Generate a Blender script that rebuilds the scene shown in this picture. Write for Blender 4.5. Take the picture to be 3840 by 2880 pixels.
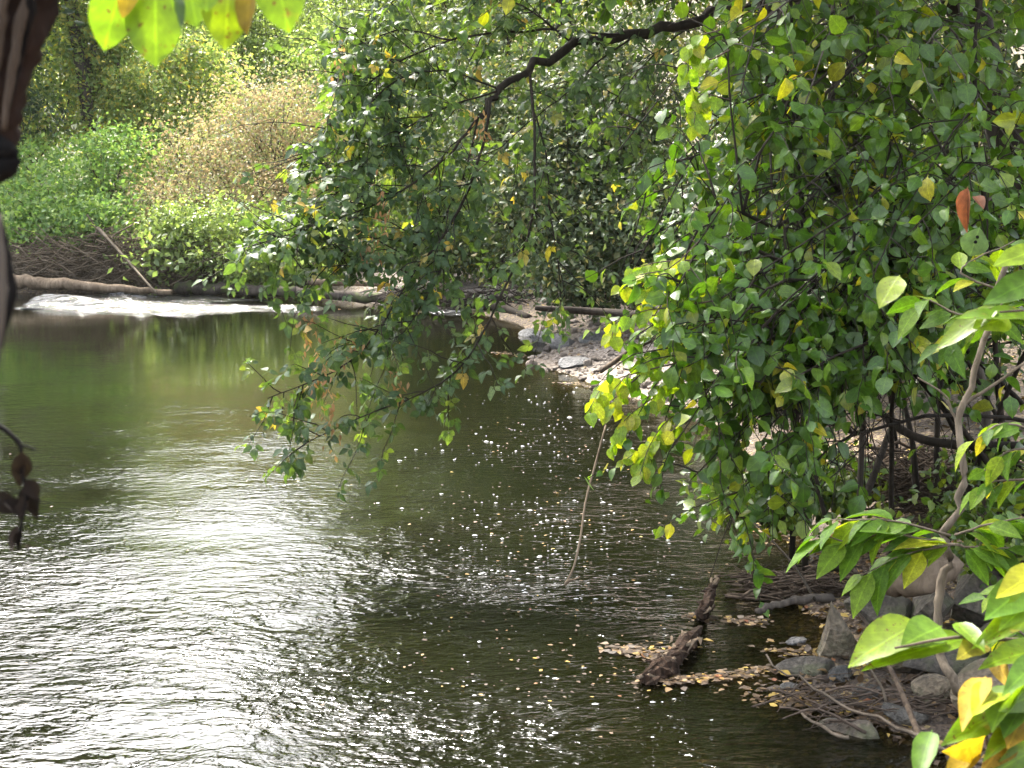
import bpy, bmesh, math
import numpy as np
from mathutils import Matrix, Vector, Euler

for o in list(bpy.data.objects):
    bpy.data.objects.remove(o)
S = bpy.context.scene
COL = S.collection

# ------------------------------------------------------------------ camera
F = 1487.0
PITCH = math.radians(8.34)
CAM = np.array([0.0, 0.0, 2.3])
cd = bpy.data.cameras.new('camera')
cam = bpy.data.objects.new('camera', cd)
COL.objects.link(cam)
cam.location = CAM
cam.rotation_euler = (math.pi / 2 - PITCH, 0, 0)
cd.sensor_width = 36
cd.lens = 36 * F / 1024
cd.clip_start = 0.05
cd.clip_end = 500
cd.dof.use_dof = True
cd.dof.focus_distance = 10.5
cd.dof.aperture_fstop = 13
S.camera = cam

# ------------------------------------------------------------------ light
SUN_EL, SUN_AZ = math.radians(53), math.radians(-23)      # azimuth from +Y, to the left
w = bpy.data.worlds.new('World')
S.world = w
w.use_nodes = True
nt = w.node_tree
bg = nt.nodes['Background']
sky = nt.nodes.new('ShaderNodeTexSky')
sky.sky_type = 'NISHITA'
sky.sun_disc = False
sky.sun_elevation = SUN_EL
sky.sun_rotation = SUN_AZ
sky.air_density = 1.0
sky.dust_density = 5.0
hs = nt.nodes.new('ShaderNodeHueSaturation')
hs.inputs['Saturation'].default_value = 0.45
hs.inputs['Value'].default_value = 1.0
nt.links.new(sky.outputs[0], hs.inputs['Color'])
nt.links.new(hs.outputs[0], bg.inputs['Color'])
bg.inputs['Strength'].default_value = 0.15
sl = bpy.data.lights.new('sun', 'SUN')
sl.energy = 2.6
sl.angle = math.radians(5)
sl.color = (1.0, 0.94, 0.83)
so = bpy.data.objects.new('sun', sl)
COL.objects.link(so)
sd_ = Vector((math.sin(SUN_AZ) * math.cos(SUN_EL), math.cos(SUN_AZ) * math.cos(SUN_EL), math.sin(SUN_EL)))
so.rotation_euler = sd_.to_track_quat('Z', 'Y').to_euler()
so.location = (0, 0, 30)

S.render.engine = 'CYCLES'
S.view_settings.view_transform = 'Standard'
S.view_settings.look = 'None'
S.view_settings.exposure = 2.88
S.view_settings.gamma = 1
S.view_settings.use_curve_mapping = False
cy = S.cycles
cy.max_bounces = 7
cy.diffuse_bounces = 3
cy.glossy_bounces = 3
cy.transmission_bounces = 5
cy.transparent_max_bounces = 6
cy.sample_clamp_indirect = 6
cy.use_denoising = True
cy.denoising_prefilter = 'ACCURATE'
cy.caustics_reflective = False
cy.caustics_refractive = False

# ------------------------------------------------------------------ helpers
R0 = np.random.default_rng(11)
fw = np.array([0, math.cos(PITCH), -math.sin(PITCH)])
up = np.array([0, math.sin(PITCH), math.cos(PITCH)])
rt = np.array([1.0, 0, 0])
UPZ = np.array([0, 0, 1.0])


def P(px, py, d):
    """point seen at pixel px, py (1024 wide frame) at distance d along the view"""
    return CAM + d * (fw + rt * (px - 512) / F + up * (384 - py) / F)


def W(px, py, z=0.0):
    v = fw + rt * (px - 512) / F + up * (384 - py) / F
    return CAM + v * ((z - CAM[2]) / v[2])


def project(p):
    q = np.asarray(p) - CAM
    d = q @ fw
    d = np.where(np.abs(d) < 1e-6, 1e-6, d)
    return 512 + F * (q @ rt) / d, 384 - F * (q @ up) / d, d


def nrm(v):
    v = np.asarray(v, float)
    l = np.linalg.norm(v, axis=-1, keepdims=True)
    return v / np.maximum(l, 1e-9)


_nk = np.random.default_rng(5)
_nd = [(nrm(_nk.normal(size=(10, 3))) * _nk.uniform(.6, 1.6, (10, 1)), _nk.uniform(0, 6.28, 10))]


def snoise(p, f=1.0, octv=3):
    """cheap smooth noise about -1..1 made of sines"""
    p = np.asarray(p, float)
    out = 0
    a = 1.0
    k, ph = _nd[0]
    for o in range(octv):
        q = (p * f) @ k.T + ph + o * 1.7
        q = q + 0.7 * np.sin(q[..., ::-1] * 1.31)
        out = out + a * np.sin(q).sum(-1) / 4.0
        a *= .5
        f *= 2.1
    return np.clip(out, -1.6, 1.6)


def link(o, parent=None):
    COL.objects.link(o)
    if parent is not None:
        o.parent = parent
    return o


def tag(o, label=None, cat=None, group=None, kind=None):
    if label:
        o['label'] = label
    if cat:
        o['category'] = cat
    if group:
        o['group'] = group
    if kind:
        o['kind'] = kind
    return o


def empty(name, loc, label=None, cat=None, group=None):
    o = bpy.data.objects.new(name, None)
    o.location = Vector(loc)
    o.empty_display_size = .1
    link(o)
    return tag(o, label, cat, group)


def mesh(name, verts, faces, mat=None, smooth=True, rnd=None, luv=None):
    """faces: (M,k) int array"""
    me = bpy.data.meshes.new(name)
    verts = np.ascontiguousarray(verts, np.float32)
    faces = np.ascontiguousarray(faces, np.int32)
    nf, k = faces.shape
    me.vertices.add(len(verts))
    me.vertices.foreach_set('co', verts.ravel())
    me.loops.add(nf * k)
    me.loops.foreach_set('vertex_index', faces.ravel())
    me.polygons.add(nf)
    me.polygons.foreach_set('loop_start', np.arange(0, nf * k, k, dtype=np.int32))
    me.polygons.foreach_set('use_smooth', np.full(nf, smooth, dtype=bool))
    if rnd is not None:
        a = me.attributes.new('rnd', 'FLOAT', 'POINT')
        a.data.foreach_set('value', np.ascontiguousarray(rnd, np.float32))
    if luv is not None:
        a = me.attributes.new('luv', 'FLOAT_VECTOR', 'POINT')
        l3 = np.zeros((len(verts), 3), np.float32)
        l3[:, :2] = luv
        a.data.foreach_set('vector', l3.ravel())
    me.update(calc_edges=True)
    if mat:
        me.materials.append(mat)
    return me


def obj(name, me, parent=None, loc=None):
    o = bpy.data.objects.new(name, me)
    if loc is not None:
        o.location = Vector(loc)
    return link(o, parent)


# ------------------------------------------------------------------ materials
class NT:
    def __init__(self, name):
        self.m = bpy.data.materials.new(name)
        self.m.use_nodes = True
        self.t = self.m.node_tree
        self.b = self.t.nodes['Principled BSDF']
        self.out = self.t.nodes['Material Output']

    def n(self, typ, **kw):
        x = self.t.nodes.new('ShaderNode' + typ)
        for k, v in kw.items():
            if hasattr(x, k):
                setattr(x, k, v)
            else:
                x.inputs[k].default_value = v
        return x

    def l(self, a, b):
        self.t.links.new(a, b)

    def math(self, op, a, b=None, c=None):
        x = self.n('Math', operation=op)
        for i, v in enumerate((a, b, c)):
            if v is None:
                continue
            if isinstance(v, (int, float)):
                x.inputs[i].default_value = v
            else:
                self.l(v, x.inputs[i])
        return x.outputs[0]

    def ramp(self, fac, stops):
        r = self.n('ValToRGB')
        e = r.color_ramp.elements
        while len(e) < len(stops):
            e.new(.5)
        for i, (p, c) in enumerate(stops):
            e[i].position = p
            c = tuple(c) if not isinstance(c, (int, float)) else (c, c, c)
            e[i].color = c + (1,)
        self.l(fac, r.inputs[0])
        return r.outputs[0]

    def mix(self, fac, a, b, blend='MIX'):
        x = self.n('Mix', data_type='RGBA', blend_type=blend)
        for s, v in ((x.inputs[0], fac), (x.inputs[6], a), (x.inputs[7], b)):
            if isinstance(v, (int, float)):
                s.default_value = v
            elif isinstance(v, tuple):
                s.default_value = v + (1,)
            else:
                self.l(v, s)
        return x.outputs[2]

    def noise(self, scale, detail=3, rough=.55, vec=None, dist=0):
        x = self.n('TexNoise')
        x.inputs['Scale'].default_value = scale
        x.inputs['Detail'].default_value = detail
        x.inputs['Roughness'].default_value = rough
        x.inputs['Distortion'].default_value = dist
        if vec is not None:
            self.l(vec, x.inputs['Vector'])
        return x.outputs['Fac']

    def coords(self, scale=(1, 1, 1), kind='Object', rot=(0, 0, 0)):
        tc = self.n('TexCoord')
        mp = self.n('Mapping')
        mp.inputs['Scale'].default_value = scale
        mp.inputs['Rotation'].default_value = rot
        self.l(tc.outputs[kind], mp.inputs['Vector'])
        return mp.outputs[0]

    def bump(self, h, strength, dist):
        x = self.n('Bump')
        x.inputs['Strength'].default_value = strength
        x.inputs['Distance'].default_value = dist
        self.l(h, x.inputs['Height'])
        self.l(x.outputs[0], self.b.inputs['Normal'])
        return x.outputs[0]


def leaf_mat(name, stops, tr=.42, rough=.42, spec=.5, near=False, trcol=(1.45, 1.45, .35), spots=0.0):
    if near and name != 'leaf_box_elder':
        stops = [(p, (c[0] * 1.25, c[1] * 1.04, c[2] * .6) if c[1] > c[0] * 1.15 else c) for p, c in stops]
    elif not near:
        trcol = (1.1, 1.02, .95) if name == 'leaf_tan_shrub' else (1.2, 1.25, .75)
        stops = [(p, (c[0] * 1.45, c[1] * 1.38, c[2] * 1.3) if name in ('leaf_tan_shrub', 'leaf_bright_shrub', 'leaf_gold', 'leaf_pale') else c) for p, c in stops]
    spec *= .85
    tr = min(.6, tr + .07)
    m = NT(name)
    at = m.n('Attribute', attribute_name='rnd')
    oi = m.n('ObjectInfo')
    f = m.math('FRACT', m.math('ADD', at.outputs['Fac'], oi.outputs['Random']))
    c = m.ramp(f, stops)
    nz = m.noise(9 if near else 3, 2, vec=m.coords())
    c = m.mix(1.0, c, m.ramp(nz, [(.3, .72), (.7, 1.25)]), 'MULTIPLY')
    if near:
        lu = m.n('Attribute', attribute_name='luv')
        sx = m.n('SeparateXYZ')
        m.l(lu.outputs['Vector'], sx.inputs[0])
        ab = m.math('ABSOLUTE', sx.outputs[1])
        mid = m.math('LESS_THAN', ab, .016)
        side = m.math('FRACT', m.math('SUBTRACT', m.math('MULTIPLY', sx.outputs[0], 7.0), m.math('MULTIPLY', ab, 9.0)))
        sv = m.math('LESS_THAN', side, .1)
        vein = m.math('MAXIMUM', mid, m.math('MULTIPLY', sv, .45))
        c = m.mix(1.0, c, m.ramp(m.noise(48, 3, vec=m.coords()), [(.32, .72), (.68, 1.2)]), 'MULTIPLY')
        c = m.mix(m.math('MULTIPLY', vein, .65), c, m.mix(1.0, c, (1.7, 1.7, 1.5), 'MULTIPLY'))
        if spots:
            ns = m.noise(150, 1, vec=m.coords())
            sp = m.ramp(ns, [(.76 - spots * .08, 0.0), (.79 - spots * .08, .9)])
            c = m.mix(sp, c, (.09, .04, .012))
            n2 = m.noise(30, 2, vec=m.coords())
            c = m.mix(m.ramp(n2, [(.66, 0.0), (.76, .7)]), c, (.30, .2, .04))
        m.bump(m.math('ADD', vein, m.noise(60, 2, vec=m.coords())), .25, .002)
    m.l(c, m.b.inputs['Base Color'])
    m.b.inputs['Roughness'].default_value = rough
    m.b.inputs['Specular IOR Level'].default_value = spec
    t = m.n('BsdfTranslucent')
    m.l(m.mix(1.0, c, trcol, 'MULTIPLY'), t.inputs['Color'])
    mx = m.n('MixShader')
    mx.inputs[0].default_value = tr
    m.l(m.b.outputs[0], mx.inputs[1])
    m.l(t.outputs[0], mx.inputs[2])
    m.l(mx.outputs[0], m.out.inputs['Surface'])
    return m.m


def bark_mat(name, a, b, scale=6, stretch=.18, bump=.01, moss=None):
    m = NT(name)
    v = m.coords((1, 1, stretch))
    n = m.noise(scale * 4, 5, .6, v, .6)
    big = m.noise(scale * .5, 3, .5, m.coords())
    c = m.ramp(n, [(.32, a), (.68, b)])
    c = m.mix(m.ramp(big, [(.35, 0.0), (.7, .6)]), c, tuple(x * .55 for x in a))
    if moss:
        c = m.mix(m.ramp(m.noise(scale * .9, 3, .5, m.coords()), [(.52, 0.0), (.62, .8)]), c, moss)
    m.l(c, m.b.inputs['Base Color'])
    m.b.inputs['Roughness'].default_value = .9
    m.b.inputs['Specular IOR Level'].default_value = .12
    m.bump(n, .8, bump)
    return m.m


def rock_mat(name, a, b, moss=None, wet=0):
    m = NT(name)
    v = m.coords()
    n = m.noise(5, 6, .62, v)
    n2 = m.noise(38, 4, .6, v)
    c = m.ramp(n, [(.3, a), (.7, b)])
    c = m.mix(1.0, c, m.ramp(n2, [(.3, .45), (.7, 1.4)]), 'MULTIPLY')
    oi = m.n('ObjectInfo')
    c = m.mix(1.0, c, m.ramp(oi.outputs['Random'], [(0, (.7, .7, .7)), (.5, (1.1, 1.02, .95)), (1, (1.3, 1.3, 1.3))]), 'MULTIPLY')
    if moss:
        c = m.mix(m.ramp(m.noise(7, 4, .6, v), [(.5, 0.0), (.62, .75)]), c, moss)
    m.l(c, m.b.inputs['Base Color'])
    m.b.inputs['Roughness'].default_value = .6 if wet else .82
    m.bump(m.math('ADD', n, m.math('MULTIPLY', n2, .5)), 1.0, .04)
    return m.m


G = lambda r, g, b: (r, g, b)
LM = {}
LM['boxelder'] = leaf_mat('leaf_box_elder', [(0, G(.040, .075, .030)), (.6, G(.066, .112, .044)), (.88, G(.10, .155, .055)), (.95, G(.14, .18, .045)), (1, G(.36, .25, .07))], near=True, tr=.4, rough=.45, spec=.35)
LM['round'] = leaf_mat('leaf_rounded', [(0, G(.03, .09, .015)), (.55, G(.05, .13, .022)), (.9, G(.085, .18, .03)), (.97, G(.2, .26, .03)), (1, G(.42, .36, .04))], near=True, tr=.38, rough=.33, spec=.65)
LM['tall'] = leaf_mat('leaf_tall_tree', [(0, G(.035, .095, .02)), (.5, G(.06, .14, .03)), (.85, G(.10, .20, .035)), (.95, G(.22, .27, .03)), (1, G(.5, .42, .04))], near=True, tr=.42, rough=.36, spec=.6)
LM['round2'] = leaf_mat('leaf_undergrowth', [(0, G(.03, .075, .018)), (.6, G(.055, .12, .025)), (1, G(.13, .2, .04))], near=True, tr=.36, rough=.36, spec=.6)
LM['lime'] = leaf_mat('leaf_lime', [(0, G(.13, .26, .03)), (.6, G(.19, .31, .04)), (.9, G(.26, .34, .05)), (1, G(.40, .38, .06))], near=True, tr=.5, rough=.4)
LM['fg'] = leaf_mat('leaf_sapling', [(0, G(.05, .13, .025)), (.55, G(.075, .17, .03)), (.85, G(.15, .26, .025)), (.93, G(.24, .33, .02)), (1, G(.34, .27, .03))], near=True, tr=.45, rough=.5, spec=.28)
LM['glow'] = leaf_mat('leaf_spotted_lime', [(0, G(.085, .19, .012)), (.7, G(.105, .215, .014)), (1, G(.15, .23, .014))], near=True, tr=.58, rough=.4, spots=1.0)
LM['yellow'] = leaf_mat('leaf_yellow', [(0, G(.26, .18, .015)), (.6, G(.30, .19, .03)), (1, G(.19, .19, .02))], near=True, tr=.4, rough=.6, spec=.15, spots=1.0)
LM['rust'] = leaf_mat('leaf_rust', [(0, G(.15, .055, .025)), (1, G(.20, .085, .04))], near=True, tr=.35, rough=.6, trcol=(1.3, .9, .5))
LM['withered'] = leaf_mat('leaf_withered', [(0, G(.008, .006, .005)), (1, G(.02, .014, .01))], tr=.0, rough=.9, spec=.1, trcol=(1, .9, .7))
LM['seed'] = leaf_mat('leaf_seed', [(0, G(.26, .13, .06)), (1, G(.40, .24, .12))], tr=.4, rough=.7, trcol=(1.2, .9, .6))
LM['litter'] = leaf_mat('leaf_litter', [(0, G(.03, .018, .010)), (.45, G(.065, .038, .018)), (.68, G(.12, .072, .032)), (.84, G(.22, .14, .06)), (.93, G(.36, .25, .045)), (1, G(.16, .05, .02))], tr=.15, rough=.6, trcol=(1.2, 1, .6))
LM['thicket'] = leaf_mat('leaf_thicket', [(0, G(.035, .06, .02)), (.5, G(.06, .09, .03)), (.85, G(.10, .13, .045)), (1, G(.26, .22, .09))], tr=.32, rough=.5)
LM['bright'] = leaf_mat('leaf_bright_shrub', [(0, G(.07, .14, .04)), (.5, G(.12, .21, .06)), (1, G(.22, .30, .08))], tr=.45)
LM['tan'] = leaf_mat('leaf_tan_shrub', [(0, G(.15, .125, .065)), (.35, G(.24, .20, .11)), (.58, G(.34, .29, .16)), (.60, G(.14, .18, .06)), (1, G(.24, .28, .10))], tr=.35, rough=.6, trcol=(1.15, 1.1, .6))
LM['olive'] = leaf_mat('leaf_olive', [(0, G(.045, .075, .022)), (.5, G(.08, .12, .034)), (.85, G(.14, .18, .045)), (1, G(.36, .32, .06))], tr=.42)
LM['pale'] = leaf_mat('leaf_pale', [(0, G(.08, .12, .04)), (.5, G(.13, .19, .06)), (1, G(.22, .27, .09))], tr=.42)
LM['gold'] = leaf_mat('leaf_gold', [(0, G(.10, .17, .05)), (.6, G(.19, .25, .085)), (.92, G(.30, .30, .10)), (1, G(.5, .40, .06))], tr=.48)
LM['dark'] = leaf_mat('leaf_dark', [(0, G(.025, .05, .018)), (.6, G(.045, .085, .025)), (.95, G(.10, .14, .035)), (1, G(.3, .26, .05))], tr=.35)

B_dark = bark_mat('bark_dark', (.014, .011, .008), (.042, .033, .025))
B_grey = bark_mat('bark_grey', (.045, .037, .03), (.12, .10, .08))
B_pale = bark_mat('bark_pale', (.10, .078, .055), (.23, .185, .135), scale=9)
B_red = bark_mat('bark_reddish', (.005, .003, .002), (.036, .019, .012), scale=5, bump=.012)
B_twig = bark_mat('bark_twig', (.05, .037, .027), (.12, .09, .068))
B_twig2 = bark_mat('bark_dry_twig', (.07, .052, .034), (.20, .158, .112))
B_black = bark_mat('bark_black', (.003, .0025, .002), (.010, .008, .007))
B_log = bark_mat('bark_weathered', (.11, .08, .052), (.29, .22, .155), scale=5)
B_old = bark_mat('bark_old_log', (.03, .025, .02), (.11, .09, .075), scale=5, moss=(.06, .075, .025))
B_rot = bark_mat('bark_rotten', (.012, .008, .0055), (.085, .052, .034), scale=9, bump=.02)
B_brown = bark_mat('bark_brown', (.034, .024, .017), (.115, .085, .06))
K_grey = rock_mat('rock_grey', (.034, .028, .02), (.105, .088, .066), moss=(.055, .06, .025))
K_tan = rock_mat('rock_tan', (.05, .04, .026), (.165, .132, .088), moss=(.055, .052, .025))
K_bar = rock_mat('rock_bar', (.13, .105, .085), (.33, .28, .23))
K_dark = rock_mat('rock_dark_wet', (.018, .017, .014), (.06, .056, .046), wet=1)
K_blue = rock_mat('rock_slate', (.05, .05, .05), (.12, .122, .125), wet=1)


# ------------------------------------------------------------------ leaf shapes
def blade(n, wf, fold=.25, curl=.25, petiole=.0, wav=0, seed=0, serr=0):
    r = np.random.default_rng(seed)
    ts = np.linspace(0, 1, n + 1)
    V, L, T = [], [], []
    V.append((petiole, 0, 0)); L.append((0, 0))
    prev = None
    rows = []
    for i, t in enumerate(ts[1:-1]):
        wd = wf(t)
        wl = wd * (1 + serr * r.uniform(-1, 1)); wr = wd * (1 + serr * r.uniform(-1, 1))
        x = petiole + (1 - petiole) * t
        z = -curl * t * t + wav * r.uniform(-1, 1)
        s = len(V)
        V += [(x, wl, z + fold * wl + wav * r.uniform(-1, 1)), (x, 0, z), (x, -wr, z + fold * wr + wav * r.uniform(-1, 1))]
        L += [(t, wl), (t, 0), (t, -wr)]
        rows.append(s)
    V.append((1, 0, -curl)); L.append((1, 0))
    e = len(V) - 1
    s = rows[0]
    T += [(0, s + 1, s), (0, s + 2, s + 1)]
    for a, b in zip(rows[:-1], rows[1:]):
        T += [(a, a + 1, b + 1), (a, b + 1, b), (a + 1, a + 2, b + 2), (a + 1, b + 2, b + 1)]
    s = rows[-1]
    T += [(s, s + 1, e), (s + 1, s + 2, e)]
    V, L, T = np.array(V, float), np.array(L, float), np.array(T)
    if petiole > 0:
        k = len(V)
        V = np.vstack([V, [(0, .008, 0), (0, -.008, 0), (petiole, .008, 0), (petiole, -.008, 0)]])
        L = np.vstack([L, [(0, 0)] * 4])
        T = np.vstack([T, [(k, k + 1, k + 3), (k, k + 3, k + 2)]])
    return V, T, L


w_ovate = lambda t: .31 * math.sin(math.pi * t ** .72) ** .9
w_round = lambda t: .36 * math.sin(math.pi * t ** .95) ** .72
w_lance = lambda t: .2 * math.sin(math.pi * t ** .75)
w_obov = lambda t: .36 * math.sin(math.pi * t ** 1.25) ** .75


def compound(n, seed):
    r = np.random.default_rng(seed)
    Vs, Ts, Ls = [], [], []
    k = 0
    specs = [(.42, 0, .58), (.34, 62, .46), (.34, -62, .46)]
    for x0, ang, ln in specs:
        V, T, L = blade(n, lambda t: .30 * math.sin(math.pi * t ** .8) ** .9, .2, .3 + r.uniform(-.1, .2), .1, .01, seed * 7 + int(ang) + 99, .15)
        a = math.radians(ang + r.uniform(-12, 12))
        ti = r.uniform(-.5, .3)
        V = V * ln * r.uniform(.85, 1.1)
        V = V @ np.array([[math.cos(ti), 0, math.sin(ti)], [0, 1, 0], [-math.sin(ti), 0, math.cos(ti)]])
        c, s = math.cos(a), math.sin(a)
        V = V @ np.array([[c, s, 0], [-s, c, 0], [0, 0, 1]]) + np.array([x0, 0, 0])
        Vs.append(V); Ts.append(T + k); Ls.append(L); k += len(V)
    Vs.append(np.array([(0, .008, 0), (0, -.008, 0), (.45, .006, 0), (.45, -.006, 0)]))
    Ls.append(np.zeros((4, 2))); Ts.append(np.array([(k, k + 1, k + 3), (k, k + 3, k + 2)]))
    return np.vstack(Vs), np.vstack(Ts), np.vstack(Ls)


T_round = [blade(5, w_round, f, c, .16, .02, s, .06) for s, (f, c) in enumerate([(.1, .2), (.35, .1), (.25, .45), (-.1, .3), (.5, .3), (.2, -.1)])]
T_sap = [blade(7, lambda t: .235 * math.sin(math.pi * t ** .78) ** .95, f, c, .08, .008, s + 120, .05) for s, (f, c) in enumerate([(.25, .2), (.45, .12), (.35, .4), (.1, .25)])]
T_ovate = [blade(6, w_ovate, f, c, .1, .012, s + 20, .05) for s, (f, c) in enumerate([(.15, .25), (.4, .15), (.3, .5), (.0, .3), (.55, .35)])]
T_mix = [blade(5, wf_, f, c, .14, .022, s + 140, .09) for s, (wf_, f, c) in enumerate([(w_round, .1, .3), (lambda t: .28 * math.sin(math.pi * t ** .9) ** .8, .35, .15), (w_obov, .3, .5), (w_ovate, -.15, .35), (lambda t: .24 * math.sin(math.pi * t) ** .75, .5, .35), (w_round, .55, .5), (w_obov, .1, -.15), (w_ovate, .45, .6)])]
T_obov = [blade(6, w_obov, f, c, .05, .015, s + 40, .05) for s, (f, c) in enumerate([(.1, .15), (.2, .05), (.12, .3)])]
T_comp = [compound(4, s) for s in range(6)]
T_far = [(np.array([(0, 0, 0), (.5, w, .25 * w + .05), (1, 0, -.1), (.5, -w, .25 * w + .05)]), np.array([(0, 2, 1), (0, 3, 2)]), np.zeros((4, 2))) for w in (.28, .36, .22)]
T_mid = [blade(3, w_ovate, f, c, 0, .02, s + 60, .1) for s, (f, c) in enumerate([(.2, .3), (.45, .2), (.0, .4)])]


def frames(d, n):
    X = nrm(d)
    Z = nrm(n - (n * X).sum(-1, keepdims=True) * X + 1e-6)
    Y = np.cross(Z, X)
    return np.stack([X, Y, Z], -1)          # columns


def leaves_mesh(name, tpls, pos, d, n, size, rnd, mat, base):
    R = frames(d, n)
    ti = np.arange(len(pos)) % len(tpls)
    Vs, Ts, Rn, Ls, k = [], [], [], [], 0
    for j, (tv, tt, tl) in enumerate(tpls):
        s = np.where(ti == j)[0]
        if not len(s):
            continue
        v = np.einsum('mij,kj->mki', R[s], tv) * size[s][:, None, None] + (pos[s] - base)[:, None, :]
        m, nv = len(s), len(tv)
        Vs.append(v.reshape(-1, 3))
        Ts.append((tt[None] + (np.arange(m) * nv)[:, None, None]).reshape(-1, 3) + k)
        Rn.append(np.repeat(rnd[s], nv))
        Ls.append(np.tile(tl, (m, 1)))
        k += m * nv
    return mesh(name, np.vstack(Vs), np.vstack(Ts), mat, True, np.concatenate(Rn), np.vstack(Ls))


_tplmesh = {}


def tpl_mesh(key, tpl, mat):
    if key not in _tplmesh:
        tv, tt, tl = tpl
        _tplmesh[key] = mesh('leaf', tv, tt, mat, True, np.zeros(len(tv)), tl)
    return _tplmesh[key]


# ------------------------------------------------------------------ branches
def spline(pts, n=16):
    pts = np.asarray(pts, float)
    if len(pts) == 2:
        return pts[0] + (pts[1] - pts[0]) * np.linspace(0, 1, n)[:, None]
    p = np.vstack([2 * pts[0] - pts[1], pts, 2 * pts[-1] - pts[-2]])
    m = len(pts) - 1
    u = np.linspace(0, m - 1e-6, n)
    i = u.astype(int)
    t = (u - i)[:, None]
    a, b, c, d = p[i], p[i + 1], p[i + 2], p[i + 3]
    return .5 * (2 * b + (c - a) * t + (2 * a - 5 * b + 4 * c - d) * t ** 2 + (3 * b - a - 3 * c + d) * t ** 3)


def tube_arr(pts, r, sides=5, wob=0.0, rng=None):
    pts = np.asarray(pts, float)
    n = len(pts)
    r = np.broadcast_to(np.asarray(r, float), (n,))
    t = nrm(np.gradient(pts, axis=0))
    ref = UPZ if abs(t[0][2]) < .85 else np.array([1.0, 0, 0])
    a = nrm(np.cross(t, ref))
    b = np.cross(t, a)
    an = np.linspace(0, 2 * np.pi, sides, endpoint=False)
    rr = r[:, None] * np.ones((1, sides))
    if wob and rng is not None:
        rr = rr * (1 + wob * rng.uniform(-1, 1, (n, sides)))
    v = pts[:, None] + rr[..., None] * (np.cos(an)[None, :, None] * a[:, None] + np.sin(an)[None, :, None] * b[:, None])
    V = np.vstack([v.reshape(-1, 3), pts[:1], pts[-1:]])
    i, j = np.meshgrid(np.arange(n - 1), np.arange(sides), indexing='ij')
    q0 = (i * sides + j).ravel(); q1 = (i * sides + (j + 1) % sides).ravel()
    T = np.vstack([np.c_[q0, q1, q1 + sides], np.c_[q0, q1 + sides, q0 + sides]])
    jj = np.arange(sides); c0, c1 = n * sides, n * sides + 1
    T = np.vstack([T, np.c_[np.full(sides, c0), (jj + 1) % sides, jj], np.c_[np.full(sides, c1), (n - 1) * sides + jj, (n - 1) * sides + (jj + 1) % sides]])
    return V, T


def join(parts):
    Vs, Ts, k = [], [], 0
    for V, T in parts:
        Vs.append(V); Ts.append(T + k); k += len(V)
    return np.vstack(Vs), np.vstack(Ts)


def tube_obj(name, pts, r, mat, parent=None, base=(0, 0, 0), sides=8, wob=.08, seed=0, smooth=True):
    V, T = tube_arr(pts, r, sides, wob, np.random.default_rng(seed))
    me = mesh(name, V - np.asarray(base), T, mat, smooth)
    return obj(name, me, parent, None if parent is not None else base)


def sprouts(poly, k, lens, rng, spread=.9, fwd=.6, upb=.1, droop=.5, t0=.15, n=7):
    """child branches along a polyline"""
    out = []
    m = len(poly)
    for i in range(k):
        t = t0 + (1 - t0) * (i + rng.uniform(0, 1)) / k
        x = min(t, .999) * (m - 1)
        a = int(x)
        b = min(a + 1, m - 1)
        p = poly[a] + (poly[b] - poly[a]) * (x - a)
        tg = nrm(poly[b] - poly[max(a - 1, 0)])
        q = rng.normal(size=3)
        q = nrm(q - (q @ tg) * tg)
        d = nrm(tg * fwd + q * spread + UPZ * upb)
        L = rng.uniform(*lens)
        pts = [p]
        for s in range(n - 1):
            d = nrm(d + rng.normal(size=3) * .13 - UPZ * droop * .22)
            pts.append(pts[-1] + d * L / (n - 1))
        out.append(np.array(pts))
    return out


def seed_off(k):
    return np.array([len(k) * 1.37, (len(k) * 7) % 5, 0.0])


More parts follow.
